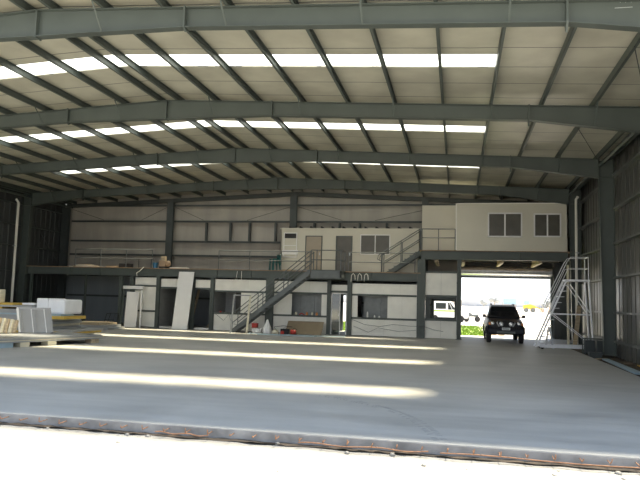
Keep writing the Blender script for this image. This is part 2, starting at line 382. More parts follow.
# girts
def girt_y(x, z, y0, y1, s):
    mb = MB(); xa = x; xb = x + s * .2
    return mb.box(xa, xb, y0, y1, z - .004, z + .004).box(xa, xa + s * .006, y0, y1, z, z + .075).box(xb - s * .006, xb, y0, y1, z, z + .075)
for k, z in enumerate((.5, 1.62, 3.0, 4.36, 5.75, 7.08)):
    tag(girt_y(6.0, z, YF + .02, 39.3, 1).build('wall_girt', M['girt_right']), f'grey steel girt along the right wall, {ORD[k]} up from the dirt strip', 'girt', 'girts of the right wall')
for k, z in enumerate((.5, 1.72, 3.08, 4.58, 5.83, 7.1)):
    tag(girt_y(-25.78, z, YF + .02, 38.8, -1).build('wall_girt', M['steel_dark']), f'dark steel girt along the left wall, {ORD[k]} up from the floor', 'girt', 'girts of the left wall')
def girt_x(z, x0, x1): return MB().box(x0, x1, 39.1, 39.4, z - .004, z + .004).box(x0, x1, 39.1, 39.108, z - .06, z + .06)
for z, x0, x1, lb in ((7.65, -25.3, 5.6, 'topmost of the back wall, close under the rafter'), (6.62, -25.3, 5.6, 'of the back wall above the row of short uprights'), (5.32, -25.3, 5.6, 'of the back wall below the row of short uprights'),
                      (4.42, -25.3, 5.6, 'of the back wall at deck rail height'), (3.05, -25.3, .05, 'of the back wall just under the mezzanine'), (1.72, -25.3, -6.85, 'low on the back wall behind the lower rooms'), (1.72, -6.35, -1.5, 'low on the back wall between back doorway and back window')):
    tag(girt_x(z, x0, x1).build('wall_girt', M['steel_dark']), f'dark steel girt {lb}', 'girt', 'girts of the back wall')
for k, x in enumerate((-15.74, -14.12, -12.85, -11.15, -8.67, -7.09, -5.85, -4.2)):
    tag(MB().box(x - .06, x + .06, 39.12, 39.3, 5.39, 6.55).build('wall_stud', M['steel_dark']), f'short dark steel upright between two back wall girts, {ORD[k]} from the left', 'stud', 'short uprights on the back wall')
# brace rods
for p, q, lb in (((-18.4, 39.05, 7.55), (-20.2, 39.05, 6.7), 'down left from the top of the left end wall post'), ((-17.9, 39.05, 7.55), (-15.9, 39.05, 6.7), 'down right from the top of the left end wall post'),
                 ((-10.2, 39.05, 7.55), (-13.0, 39.05, 6.7), 'down left from the top of the ridge post'), ((-9.7, 39.05, 7.55), (-6.9, 39.05, 6.7), 'down right from the top of the ridge post'),
                 ((-2.1, 39.05, 7.3), (-4.9, 39.05, 6.7), 'down left towards the portable office from the upper office'), ((-25.2, 39.05, 7.4), (-22.9, 39.05, 6.7), 'down right from the far left corner'),
                 ((-25.7, 34.9, 6.9), (-25.7, 38.7, 3.6), 'falling to the back on the left wall'), ((-25.7, 34.9, 3.6), (-25.7, 38.7, 6.9), 'rising to the back on the left wall'),
                 ((3.94, 15.7, 7.85), (5.4, 20.3, 7.78), 'under the roof in the first right bay'), ((3.94, 22.9, 7.85), (5.4, 27.4, 7.78), 'under the roof in the second right bay')):
    tag(MB().tube([p, q], .014, 6).build('brace_rod', M['steel_dark']), f'thin steel brace rod {lb}', 'brace rod', 'brace rods')
# down pipes
t = thing('downpipe', (-25.6, 34.1, 0), 'pale round downpipe standing against the dark left wall', 'downpipe', 'downpipes')
MB().tube([(-25.55, 33.95, .01), (-25.55, 33.95, 7.1), (-25.72, 33.95, 7.3)], .075, 12).build('pipe', M['white_panel'], t); MB().box(-25.7, -25.5, 33.87, 34.03, 4.5, 4.54).build('bracket', M['galv'], t)
t = thing('downpipe', (5.8, 34.4, 0), 'pale round downpipe between the right wall and the upper office', 'downpipe', 'downpipes')
MB().tube([(5.78, 34.35, .01), (5.78, 34.35, 7.2), (5.88, 34.35, 7.35)], .065, 12).build('pipe', M['white_panel'], t); MB().box(5.72, 5.9, 34.28, 34.42, 4.5, 4.54).build('bracket', M['galv'], t)

# ------------------------------------------------------------------ mezzanine
YM = 34.72
def ibeam_x(mb, x0, x1, y, z0, z1, w=.2):
    return mb.box(x0, x1, y - .006, y + .006, z0, z1).box(x0, x1, y - w / 2, y + w / 2, z0, z0 + .016).box(x0, x1, y - w / 2, y + w / 2, z1 - .016, z1)
t = thing('mezzanine_deck', (-14, 37, 3.0), 'long lower mezzanine deck with board edge on a grey steel edge beam', 'mezzanine')
ibeam_x(MB(), -25.2, -2.07, YM + .06, 2.93, 3.36).build('edge_beam', M['steel'], t)
MB().box(-25.25, -1.9, YM - .08, 38.8, 3.362, 3.40).build('deck_board', M['deckwood'], t)
for k in range(12):
    x = -25.0 + 2.0 * k
    MB().box(x - .03, x + .03, YM + .2, 38.8, 3.1, 3.36).build('joist', M['steel_dark'], t)
for x in (-22.3, -20.4, -13.2, -11.2, -4.5): MB().box(x - .01, x + .01, YM - .03, YM + .05, 2.95, 3.34).build('stiffener', M['steel'], t)
t = thing('upper_deck', (2, 37, 4.1), 'higher right hand mezzanine deck over the vehicle doorway', 'mezzanine')
ibeam_x(MB(), -1.9, 5.45, YM + .06, 4.12, 4.565).build('edge_beam', M['steel'], t)
MB().box(-2.0, 5.6, YM - .06, 38.8, 4.567, 4.605).build('deck_board', M['deckwood'], t)
for k, x in enumerate((-1.1, .3, 2.25, 4.15)):
    MB().box(x - .08, x + .08, YM + .2, 38.8, 3.99, 4.10).box(x - .02, x + .02, YM + .2, 38.8, 4.10, 4.565).build('joist', M['timber'], t)
for x in (.05, 3.1): MB().box(x - .01, x + .01, YM - .03, YM + .05, 4.14, 4.55).build('stiffener', M['steel'], t)
posts = [(-24.9, .12, 2.93, 'at its far left end'), (-21.31, .06, 2.93, 'thin one beside the white foam blocks'), (-19.04, .2, 2.93, 'left of the framed white door'), (-18.34, .2, 2.93, 'behind the framed white door'), (-16.72, .2, 2.93, 'between framed door and leaning white board'), (-14.62, .24, 2.93, 'right behind the leaning white board'),
         (-13.45, .2, 2.93, 'left of the open lower window near the stairs'), (-10.1, .42, 2.93, 'broad one behind the stairs'), (-6.78, .18, 2.93, 'left of the glass door'), (-5.66, .22, 2.93, 'right of the glass door'), (-1.86, .4, 4.12, 'broad one where the deck steps up'), (.09, .2, 4.12, 'on the left side of the vehicle doorway')]
for x, wd, zt, lb in posts:
    t = thing('mezzanine_post', (x, YM + .06, 0), f'grey steel mezzanine post {lb}', 'steel post', 'mezzanine posts')
    MB().box(x - wd / 2, x + wd / 2, YM - .05, YM - .034, .02, zt).box(x - .008, x + .008, YM - .05, YM + .11, .02, zt).box(x - wd / 2, x + wd / 2, YM + .094, YM + .11, .02, zt).build('post', M['steel'], t)
    MB().box(x - wd / 2 - .06, x + wd / 2 + .06, YM - .1, YM + .22, .001, .02).box(x + wd / 2, x + wd / 2 + .015, YM - .02, YM + .1, .02, .12).build('base_plate', M['steel'], t)

# lower front wall of panels under the deck
YW = 34.84
def panel(mb, x0, x1, z0, z1, y=YW): mb.box(x0, x1, y, y + .06, z0, z1)
w = MB()
for x0, x1, z0, z1 in ((-18.2, -16.85, .06, 2.85), (-16.6, -14.75, 2.33, 2.8), (-14.5, -13.56, 2.33, 2.78),
    (-13.33, -10.32, .02, .92), (-13.33, -10.32, 2.2, 2.84), (-11.78, -10.32, .98, 2.15),
    (-9.88, -6.9, .02, .92), (-9.88, -6.9, 2.2, 2.82), (-9.88, -8.86, .98, 2.15), (-7.2, -6.9, .98, 2.15),
    (-6.67, -5.8, 2.36, 2.68), (-5.53, -2.08, .02, .90), (-5.53, -2.08, 2.2, 2.78), (-5.53, -5.22, .96, 2.15), (-3.62, -2.08, .96, 2.15),
    (-1.64, -.03, .02, .93), (-1.64, -.03, 2.26, 3.42)):
    n = max(1, round((x1 - x0) / .9)); 
    for k in range(n): panel(w, x0 + (x1 - x0) * k / n + .004, x0 + (x1 - x0) * (k + 1) / n - .004, z0, z1)
struct(w, 'wall_lower_front', M['white_panel'])
def rail_bar(x0, x1, z, lb, h=.09):
    tag(MB().box(x0, x1, YW - .05, YW - .002, z - h / 2, z + h / 2).build('panel_rail', M['steel']), f'grey steel rail {lb}', 'rail', 'horizontal rails of the lower rooms')
for x0, x1, z, lb in ((-18.2, -16.83, 2.37, 'across the upper part of the panel beside the framed door'), (-18.2, -16.83, .94, 'across the lower part of the panel beside the framed door'),
    (-16.6, -14.76, 2.29, 'over the opening beside the leaning white board'), (-14.48, -13.57, 2.29, 'over the doorway right of the leaning white board'),
    (-13.33, -10.33, 2.17, 'over the opening left of the broad post'), (-13.33, -10.33, .95, 'below the opening left of the broad post'), (-9.87, -6.9, 2.18, 'over the opening right of the broad post'), (-9.87, -6.9, .95, 'below the opening right of the broad post'),
    (-5.53, -2.09, 2.17, 'over the opening right of the glass door'), (-5.53, -2.09, .93, 'below the opening right of the glass door'), (-1.64, -.03, 2.2, 'over the window that shows a parked van'), (-1.64, -.03, .97, 'below the window that shows a parked van'), (-1.64, -.03, 3.46, 'above the white panel beside the doorway'), (-6.67, -5.8, 2.3, 'over the glass door')):
    rail_bar(x0, x1, z, lb, .1)
# inner cross walls
for x, z in ((-16.75, 3.1), (-13.42, 3.1), (-10.0, 3.1), (-5.6, 3.1), (-1.8, 3.1), (.12, 3.4)):
    struct(MB().box(x - .04, x + .04, YW + .1, 38.8, 0.0, z), 'wall_partition', M['greyboard'])
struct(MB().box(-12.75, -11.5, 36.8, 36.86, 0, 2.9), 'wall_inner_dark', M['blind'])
struct(MB().box(-13.38, -12.75, 36.8, 36.86, 0, 2.9), 'wall_inner', M['greyboard'])
for x0, x1 in ((-9.3, -6.95), (-5.0, -2.2)):
    w = MB()
    for k in range(3): w.box(x0 + (x1 - x0) * k / 3 + .008, x0 + (x1 - x0) * (k + 1) / 3 - .008, 35.55, 35.6, 0, 2.6)
    struct(w, 'wall_inner_grey', M['inner'])
# window frame seen through to the van
t = thing('window_frame', (-.84, YW - .02, .98), 'dark framed open window beside the vehicle doorway', 'window frame')
MB().box(-1.62, -.06, YW, YW + .1, 1.02, 1.1).box(-1.62, -.06, YW, YW + .1, 2.06, 2.15).box(-1.62, -1.4, YW, YW + .1, 1.1, 2.06).box(-.14, -.06, YW, YW + .1, 1.1, 2.06).build('frame', M['steel_dark'], t)
t = thing('window_frame', (-.73, 39.44, .95), 'dark framed back window with a parked van behind it', 'window frame')
MB().box(-1.4, -.06, 39.38, 39.48, .95, 1.02).box(-1.4, -.06, 39.38, 39.48, 1.96, 2.03).box(-1.4, -1.34, 39.38, 39.48, 1.02, 1.96).box(-.12, -.06, 39.38, 39.48, 1.02, 1.96).build('frame', M['steel_dark'], t)
# glass door
t = thing('glass_door', (-6.24, YW, 0), 'glazed sliding door in white frame between two grey posts', 'door')
MB().box(-6.68, -6.62, YW, YW + .08, 0, 2.25).box(-5.86, -5.8, YW, YW + .08, 0, 2.25).box(-6.68, -5.8, YW, YW + .08, 2.19, 2.25).box(-6.2, -6.16, YW + .02, YW + .06, 0.0, 2.19).build('frame', M['white'], t)
MB().box(-6.62, -6.2, YW + .035, YW + .045, .03, 2.19).build('pane', M['glass'], t)
MB().box(-6.23, -6.21, YW - .03, YW + .02, 1.0, 1.15).build('handle', M['galv'], t)
# narrow threshold
struct(MB().box(-16.6, -13.56, YW, YW + .12, .001, .1), 'trim_1', M['white_panel'])

# ------------------------------------------------------------------ framed white door, leaning boards
def board(name, p0, p1, p2, th, mt, label, cat, group=None):
    """p0,p1 bottom corners, p2 top corner above p0"""
    p0, p1, p2 = map(Vector, (p0, p1, p2)); n = (p1 - p0).cross(p2 - p0).normalized() * th
    vs = [p0, p1, p1 + p2 - p0, p2]; vs += [v + n for v in vs]
    return tag(MB().add(vs, [(0, 1, 2, 3), (7, 6, 5, 4), (0, 4, 5, 1), (1, 5, 6, 2), (2, 6, 7, 3), (3, 7, 4, 0)]).build(name, mt), label, cat, group)
board('white_board', (-15.38, 33.9, .0), (-14.48, 33.9, .0), (-15.40, 34.6, 3.2), .05, M['white'], 'tall white board leaning against the mezzanine edge beam', 'board')
t = thing('framed_door', (-18.0, 34.3, 0), 'white door leaf in a thin dark frame, leaning beside a pale panel', 'door')
def lean(x, z): return (x, 34.15 + .2 * z / 2.2, z)
MB().bar(lean(-18.62, 0), lean(-18.6, 2.25), .07, .05, (0, 1, 0)).bar(lean(-17.5, 0), lean(-17.5, 2.25), .07, .05, (0, 1, 0)).bar(lean(-18.6, 2.12), lean(-17.5, 2.12), .05, .07).build('frame', M['steel'], t)
MB().add([lean(-18.42, .02), lean(-17.68, .02), lean(-17.68, 2.0), lean(-18.42, 2.0)] + [(a, b + .05, c) for a, b, c in (lean(-18.42, .02), lean(-17.68, .02), lean(-17.68, 2.0), lean(-18.42, 2.0))], [(0, 1, 2, 3), (7, 6, 5, 4), (0, 4, 5, 1), (1, 5, 6, 2), (2, 6, 7, 3), (3, 7, 4, 0)]).build('door_leaf', M['white'], t)
MB().box(-18.66, -17.42, 34.3, 34.42, 2.17, 2.34).build('head_panel', M['white'], t)
MB().box(-17.46, -17.38, 34.1, 34.16, 0, 2.1).build('side_strip', M['white'], t)
board('leaning_board', (-16.1, 37.0, 0), (-15.95, 37.0, 0), (-16.45, 38.6, 2.1), .04, M['timber'], 'narrow board leaning inside the dark opening left of the white board', 'board', 'boards inside the lower rooms')
board('leaning_board', (-15.7, 37.0, 0), (-15.55, 37.0, 0), (-15.85, 38.6, 2.4), .04, M['timber'], 'second narrow board leaning inside the dark opening, nearer the white board', 'board', 'boards inside the lower rooms')
board('leaning_board', (-14.45, 36.6, 0), (-14.25, 36.6, 0), (-14.1, 38.4, 1.7), .04, M['timber'], 'short narrow board leaning inside the doorway right of the white board', 'board', 'boards inside the lower rooms')
board('brown_sheet', (-8.95, 33.95, 0), (-6.98, 33.95, 0), (-8.9, 34.4, .66), .02, M['ply'], 'brown board sheet leaning under the opening right of the stairs', 'board')

# ------------------------------------------------------------------ guard rails
def guard(x0, x1, y, z, label, nposts=4, h=1.04, mid=.52, retl=False, retr=False, extra_mid=None):
    t = thing('guard_rail', ((x0 + x1) / 2, y, z), label, 'guard rail', 'grey mezzanine guard rails')
    r = .024
    MB().tube([(x0, y, z + h), (x1, y, z + h)], r, 8).build('top_rail', M['rail'], t)
    MB().tube([(x0, y, z + mid), (x1, y, z + mid)], r, 8).build('mid_rail', M['rail'], t)
    for k in range(nposts):
        x = x0 + (x1 - x0) * k / (nposts - 1)
        MB().tube([(x, y, z), (x, y, z + h)], r, 8).box(x - .07, x + .07, y - .07, y + .07, z, z + .015).build('post', M['rail'], t)
    return t
guard(-22.1, -17.2, 34.78, 3.40, 'grey guard rail on the lower deck above the dark left bay', 4)
guard(-13.15, -7.7, 34.78, 3.40, 'grey guard rail on the lower deck left of the stair landing', 4)
guard(-5.75, -2.2, 34.78, 3.40, 'grey guard rail in front of the double window of the portable office', 3)
guard(-1.85, -.13, 34.80, 4.605, 'grey guard rail on the upper deck beside the upper office', 3, 1.13, .66)
# main stair
YS0, YS1 = 33.42, 34.3
t = thing('staircase', (-9.7, 33.85, 0), 'grey steel staircase rising right to the landing of the lower deck', 'staircase', 'grey steel stairs')
SX0, SX1, SZ = -11.85, -7.55, 3.40
def stair(t, x0, x1, z0, z1, ya, yb, nt, rail=1.0, sw=.19):
    sl = (z1 - z0) / (x1 - x0); th = math.atan(sl); dz = sw / 2 / math.cos(th)
    for y in (ya, yb):
        MB().prism([(x0, z0), (x0 + .24, z0), (x1, z1 - 2 * dz), (x1, z1), (x1 - .1, z1), (x0, z0 + .08)], y - .02, y + .02).build('stringer', M['rail'], t)
    for k in range(nt):
        x = x0 + (x1 - x0) * (k + .8) / nt; z = z0 + (z1 - z0) * (k + .8) / nt - .06
        MB().box(x - .12, x + .12, ya + .02, yb - .02, z - .03, z).build('tread', M['steel'], t)
    for y in (ya, yb):
        for hh, nm in ((rail, 'handrail'), (rail * .5, 'mid_rail')):
            MB().tube([(x0 + .12, y, z0 + .1 + hh - .1), (x1, y, z1 + hh)], .024, 8).build(nm, M['rail'], t)
        for k in range(4):
            x = x0 + .12 + (x1 - x0 - .15) * k / 3; z = z0 + (x - x0) * sl
            MB().tube([(x, y, z), (x, y, z + rail)], .024, 8).build('baluster', M['rail'], t)
stair(t, SX0, SX1, 0, SZ, YS0, YS1, 17)
t = thing('stair_landing', (-6.75, 33.9, 3.0), 'steel landing platform jutting out at the top of the main stairs', 'landing')
MB().box(-7.55, -5.88, 33.3, 34.6, 3.36, 3.40).build('platform', M['steel'], t)
MB().box(-7.5, -5.92, 33.36, 33.42, 2.96, 3.36).box(-7.5, -5.92, 34.48, 34.52, 3.02, 3.36).box(-5.97, -5.92, 33.36, 34.52, 3.02, 3.36).build('box_beam', M['rail'], t)
for pts, nm in (([(-7.5, 33.36, 4.43), (-5.92, 33.36, 4.43), (-5.92, 34.6, 4.43)], 'top_rail'), ([(-7.5, 33.36, 3.92), (-5.92, 33.36, 3.92), (-5.92, 34.6, 3.92)], 'mid_rail')):
    MB().tube(pts, .024, 8).build(nm, M['rail'], t)
for x, y in ((-7.5, 33.36), (-7.2, 33.36), (-5.92, 33.36), (-5.92, 34.6)): MB().tube([(x, y, 3.4), (x, y, 4.43)], .024, 8).build('post', M['rail'], t)
t = thing('staircase', (-2.9, 34.95, 3.4), 'short grey stair from the lower deck up to the upper deck', 'staircase', 'grey steel stairs')
def stair2():
    for y in (34.86, 35.7):
        MB().prism([(-3.75, 3.405), (-3.35, 3.405), (-1.95, 4.35), (-1.95, 4.62), (-3.75 + .15, 3.49)], y - .02, y + .02).build('stringer', M['steel'], t)
        MB().tube([(-1.95, y, 5.74), (-4.15, y, 4.32), (-4.2, y, 4.1), (-3.9, y, 3.95), (-1.95, y, 5.2)], .024, 8).build('handrail', M['rail'], t)
        for x, z0, z1 in ((-3.95, 3.405, 4.42), (-2.95, 3.9, 5.08), (-1.95, 4.6, 5.74)): MB().tube([(x, y, z0), (x, y, z1)], .024, 8).build('baluster', M['rail'], t)
    for k in range(6):
        x = -3.5 + .28 * k; MB().box(x - .12, x + .12, 34.88, 35.68, 3.54 + .19 * k, 3.57 + .19 * k).build('tread', M['steel'], t)
stair2()

# ------------------------------------------------------------------ portable office on the lower deck
t = thing('portable_office', (-5.9, 36, 3.4), 'long cream portable office standing on the lower deck', 'portable office', 'cream site offices')
O0, O1, OZ, OT, OY = -9.93, -2.03, 3.402, 5.81, 36.0
body = MB()
holes = [(-9.74, -8.95, 4.2, 5.62), (-8.44, -7.5, 3.44, 5.43), (-6.68, -5.78, 3.44, 5.43), (-5.32, -3.65, 4.42, 5.54)]
xc = [O0] + [v for h in holes for v in h[:2]] + [O1]
for a, b in zip(xc, xc[1:]):
    hs = [h for h in holes if h[0] == a and h[1] == b]
    if hs: body.box(a, b, OY, OY + .06, OZ, hs[0][2]).box(a, b, OY, OY + .06, hs[0][3], OT)
    else: body.box(a, b, OY, OY + .06, OZ, OT)
body.box(O0, O1, 38.7, 38.76, OZ, OT).box(O0, O0 + .06, OY, 38.76, OZ, OT).box(O1 - .06, O1, OY, 38.76, OZ, OT).box(O0 + .06, O1 - .06, OY + .06, 38.7, OZ, OZ + .05)
body.build('body', M['cream'], t)
MB().box(O0 - .03, O1 + .03, OY - .04, 38.8, OT, OT + .07).build('roof', M['cream'], t)
for k in range(12):
    x = -9.45 + k * .62
    MB().prism([(x, OT + .07), (x + .2, OT + .07), (x + .2, OT + .10), (x + .08, OT + .17), (x, OT + .17)], OY - .02, OY + .04).build('roof_lug', M['dark'], t)
def window(t, x0, x1, z0, z1, y, panes, mt, fw=.05, fm='white'):
    fr = MB().box(x0, x1, y - .03, y + .05, z0, z0 + fw).box(x0, x1, y - .03, y + .05, z1 - fw, z1).box(x0, x0 + fw, y - .03, y + .05, z0, z1).box(x1 - fw, x1, y - .03, y + .05, z0, z1)
    for k in range(1, panes):
        x = x0 + (x1 - x0) * k / panes; fr.box(x - fw / 2, x + fw / 2, y - .02, y + .05, z0, z1)
    w_ = fr.build('window', M[fm], t)
    for k in range(panes):
        a = x0 + (x1 - x0) * k / panes; b = x0 + (x1 - x0) * (k + 1) / panes
        MB().box(a + .02, b - .02, y + .01, y + .03, z0 + .02, z1 - .02).build('pane', mt, w_)
    return w_
window(t, -5.32, -3.65, 4.42, 5.54, OY, 2, M['blind'])
w1 = window(t, -9.74, -8.95, 4.2, 5.62, OY, 1, M['cream'])
MB().box(-9.68, -9.0, OY - .01, OY + .005, 5.3, 5.57).build('blind_gap', M['dark'], w1); MB().box(-9.68, -9.0, OY - .02, OY + .005, 4.86, 4.9).build('transom', M['white'], w1)
MB().box(-9.8, -8.88, OY - .05, OY, 4.36, 4.62).build('sill_panel', M['white'], w1)
d = MB().box(-8.44, -7.5, OY - .02, OY + .03, 3.44, 3.46).box(-8.46, -8.41, OY - .03, OY + .03, 3.44, 5.44).box(-7.53, -7.48, OY - .03, OY + .03, 3.44, 5.44).box(-8.46, -7.48, OY - .03, OY + .03, 5.4, 5.45).build('door_frame', M['steel'], t)
dl = MB().box(-8.41, -7.53, OY, OY + .04, 3.46, 5.4).build('door', M['beige'], t); MB().box(-7.64, -7.6, OY - .03, OY, 4.35, 4.5).build('handle', M['galv'], dl)
MB().box(-6.7, -6.65, OY - .03, OY + .03, 3.44, 5.44).box(-5.81, -5.76, OY - .03, OY + .03, 3.44, 5.44).box(-6.7, -5.76, OY - .03, OY + .03, 5.4, 5.45).build('door_frame', M['steel'], t)
dl = MB().box(-6.65, -5.81, OY + .03, OY + .07, 3.46, 5.4).build('door', M['blind'], t); tag(dl, 'dark brown door'); MB().box(-5.92, -5.88, OY, OY + .03, 4.35, 4.5).build('handle', M['galv'], dl)
# upper office (two volumes)
t = thing('upper_office', (1.8, 36.9, 4.6), 'large cream office cabin with two windows over the vehicle doorway', 'site office', 'cream site offices')
rr = .22; X0, X1, Z0, Z1 = -.1, 5.42, 4.607, 7.1
poly = [(X0, Z0), (X1, Z0)] + [(X1 - rr + rr * math.cos(a), Z1 - rr + rr * math.sin(a)) for a in [i * math.pi / 12 for i in range(7)]] + [(X0, Z1 - .02)]
MB().prism(poly, 34.82, 38.9).build('body', M['cream'], t)
MB().box(X0 - .02, X0 + .05, 34.79, 34.82, Z0, Z1).box(X0, X1 - .2, 34.79, 34.82, Z1 - .04, Z1 + .01).build('corner_trim', M['white_panel'], t)
MB().box(X0, X1, 34.80, 34.82, Z0, Z0 + .03).build('base_trim', M['white_panel'], t)
window(t, 1.52, 3.24, 5.32, 6.6, 34.785, 2, M['blind'], .07); window(t, 3.8, 5.14, 5.34, 6.56, 34.785, 2, M['blind'], .07)
tag(MB().box(-1.92, -.12, 35.9, 38.8, 4.607, 7.15).build('cream_cabin', M['cream']), 'plain cream cabin block between portable office and upper office', 'site office', 'cream site offices')

# ------------------------------------------------------------------ roller door
t = thing('roller_door', (2.5, 39.1, 0), 'rolled-up grey roller door over the bright vehicle doorway', 'roller door')
MB().lathe((.15, 39.08, 3.77), [(.25, 0), (.25, 5.1)], 20, 'x').build('drum', M['galv'], t)
MB().box(.2, 5.25, 39.28, 39.36, 3.38, 3.47).build('bottom_bar', M['steel_dark'], t)
MB().box(.2, 5.25, 39.31, 39.33, 3.47, 3.95).build('curtain', M['galv'], t)
for x in (.13, 5.2): MB().box(x, x + .1, 39.2, 39.4, 0.0, 3.6).build('guide', M['steel'], t)
for x in (.1, 5.3): MB().box(x, x + .03, 38.9, 39.35, 3.45, 4.05).build('end_bracket', M['steel'], t)

# ------------------------------------------------------------------ things on the lower deck
def chair(loc, rz):
    t = thing('plastic_chair', (0, 0, 0), 'dark green plastic chair on the lower deck behind the guard rail', 'chair')
    MB().prism([(-.22, -.2), (.22, -.2), (.25, .22), (-.25, .22)], .41, .44, 'z').build('seat', M['teal'], t)
    MB().prism([(-.25, .42), (.25, .42), (.28, .85), (.18, .92), (-.18, .92), (-.28, .85)], -.27, -.22).build('backrest', M['teal'], t)
    for x, y in ((-.22, -.2), (.22, -.2), (-.22, .2), (.22, .2)): MB().tube([(x * 1.15, y * 1.15, 0), (x, y, .42)], [.03, .045], 6).build('leg', M['teal'], t)
    for x in (-.26, .26): MB().box(x - .025, x + .025, -.2, .2, .62, .65).box(x - .02, x + .02, .14, .22, .0, .63).box(x - .02, x + .02, -.25, -.15, .3, .63).build('armrest', M['teal'], t)
    t.location = loc; t.rotation_euler = (0, 0, rz)
chair((-10.0, 35.2, 3.402), 2.2)
for k in range(4):
    tag(MB().box(-22.7 + .2 * k, -20.6 - .25 * k, 35.1, 35.6, 3.402 + .045 * k, 3.445 + .045 * k).build('timber_plank', M['timber' if k % 2 else 'white_panel']), f'pale plank on the lower deck, {ORD[k]} from the bottom of its small stack', 'plank', 'planks stacked on the deck')
for k in range(2):
    tag(MB().box(-20.2 + .8 * k, -19.5 + .8 * k, 35.0, 35.4, 3.402, 3.5 + .14 * k).build('small_box', M['timber' if k == 0 else 'dark']), ['low pale box on the deck beside the plank stack', 'small dark box on the deck behind the guard rail'][k], 'box')
tag(MB().tube([(-18.55, 35.5, 3.98), (-17.5, 35.5, 3.96)], .025, 8).tube([(-18.4, 35.5, 3.402), (-18.4, 35.5, 3.98)], .02, 8).tube([(-17.6, 35.5, 3.402), (-17.6, 35.5, 3.97)], .02, 8).build('pipe_stand', M['dark']), 'thin dark pipe trestle on the lower deck behind the left guard rail', 'trestle')
tag(MB().lathe((-17.15, 35.1, 3.402), [(.12, 0), (.15, .3), (.15, .32)], 14).build('bucket', M['blue']), 'blue bucket on the lower deck beside the tan machine', 'bucket')
t = thing('tan_machine', (-16.6, 35.1, 3.402), 'tan and brown portable machine standing on the lower deck', 'machine')
MB().box(-16.85, -16.45, 34.95, 35.3, 3.5, 3.85).build('body', M['tan'], t, bevel=.03); MB().lathe((-16.35, 35.0, 3.68), [(.05, 0), (.17, .02), (.17, .1), (.05, .12)], 14, 'y').build('reel', M['tan'], t)
MB().box(-16.75, -16.5, 35, 35.2, 3.85, 4.1).build('top_box', M['timber'], t); MB().box(-16.85, -16.4, 34.95, 35.3, 3.402, 3.5).build('base', M['dark'], t)
tag(MB().box(-16.2, -15.2, 35.0, 35.5, 3.402, 3.47).build('flat_sheet', M['white_panel']), 'flat pale sheet on the deck right of the tan machine', 'sheet')
tag(MB().box(-12.9, -8.1, 35.65, 35.75, 3.402, 3.5).build('long_plank', M['greyboard']), 'long grey plank on the deck behind the middle guard rail', 'plank')
tag(MB().box(-9.5, -9.0, 34.95, 35.45, 3.402, 3.47).build('deck_sheet', M['timber']), 'short board on the deck just behind the green chair', 'board')
# cables over the deck edge
def cable(pts, r, m, name, lb, cat='cable', group=None): return tag(MB().tube(pts, r, 6).build(name, M[m]), lb, cat, group)
for k, x in enumerate((-5.45, -5.1, -4.75)):
    cable([(x - .1, 34.5, 2.85), (x - .08, 34.5, 3.2), (x, 34.52, 3.3), (x + .1, 34.5, 3.2), (x + .12, 34.5, 2.95)], .016, 'white_panel', 'hanging_hose', f'pale hose loop hanging over the deck beam right of the landing, {ORD[k]} of three', 'hose', 'hose loops on the deck beam')
cable([(-17.95, 34.5, 2.9), (-17.98, 34.5, 3.1), (-17.8, 34.5, 3.2), (-17.6, 34.55, 3.42)], .02, 'white_panel', 'hanging_hose', 'pale hose curling over the deck beam above the framed door', 'hose')
cable([(-11.95, 34.55, 3.3), (-12.0, 34.55, 2.9), (-12.4, 34.6, 2.3)], .012, 'white_panel', 'hanging_wire', 'thin pale wire hanging from the deck beam left of the stairs')
cable([(-11.7, 34.55, 3.3), (-11.7, 34.55, 2.7), (-12.1, 34.6, 2.25)], .012, 'white_panel', 'hanging_wire', 'second thin wire hanging from the deck beam, nearer the stairs')
cable([(-5.5, 34.75, .85), (-4.8, 34.75, .6), (-4.0, 34.75, .52), (-3.3, 34.75, .66), (-2.4, 34.6, .6), (-1.7, 34.6, .62), (-1.2, 34.75, .45), (-.7, 34.75, .38)], .012, 'rail', 'draped_cable', 'dark cable draped along the white panels towards the doorway')
cable([(-5.4, 34.75, .5), (-4.6, 34.75, .2), (-4.1, 34.75, .45), (-3, 34.75, .3), (-2.1, 34.6, .4)], .01, 'rail', 'draped_cable', 'thin lower cable draped along the white panels right of the glass door')
cable([(-13.2, 34.75, .9), (-12.7, 34.72, .55), (-12.4, 34.7, .9), (-12.2, 34.7, .4), (-11.9, 34.7, .35)], .012, 'rail', 'draped_cable', 'dark cable looping below the opening left of the stairs')
tag(MB().box(-12.95, -12.85, 34.7, 34.78, 1.0, 1.08).build('red_switch', M['red']), 'small red switch box on the rail left of the stairs', 'switch box')

# ------------------------------------------------------------------ pipe goal frame in front of the stair foot
t = thing('door_frame_stand', (-11.3, 32.7, 0), 'loose white rectangular frame standing in front of the stair foot', 'frame')
MB().bar((-11.63, 32.9, 0), (-11.5, 32.9, 2.0), .07, .05, (0, 1, 0)).build('upright', M['greyboard'], t)
MB().bar((-10.75, 32.9, 0), (-10.6, 32.9, 2.0), .09, .06, (0, 1, 0)).build('upright', M['creamy'], t)
MB().bar((-11.53, 32.9, 1.97), (-10.58, 32.9, 1.97), .06, .06).build('head_bar', M['greyboard'], t)

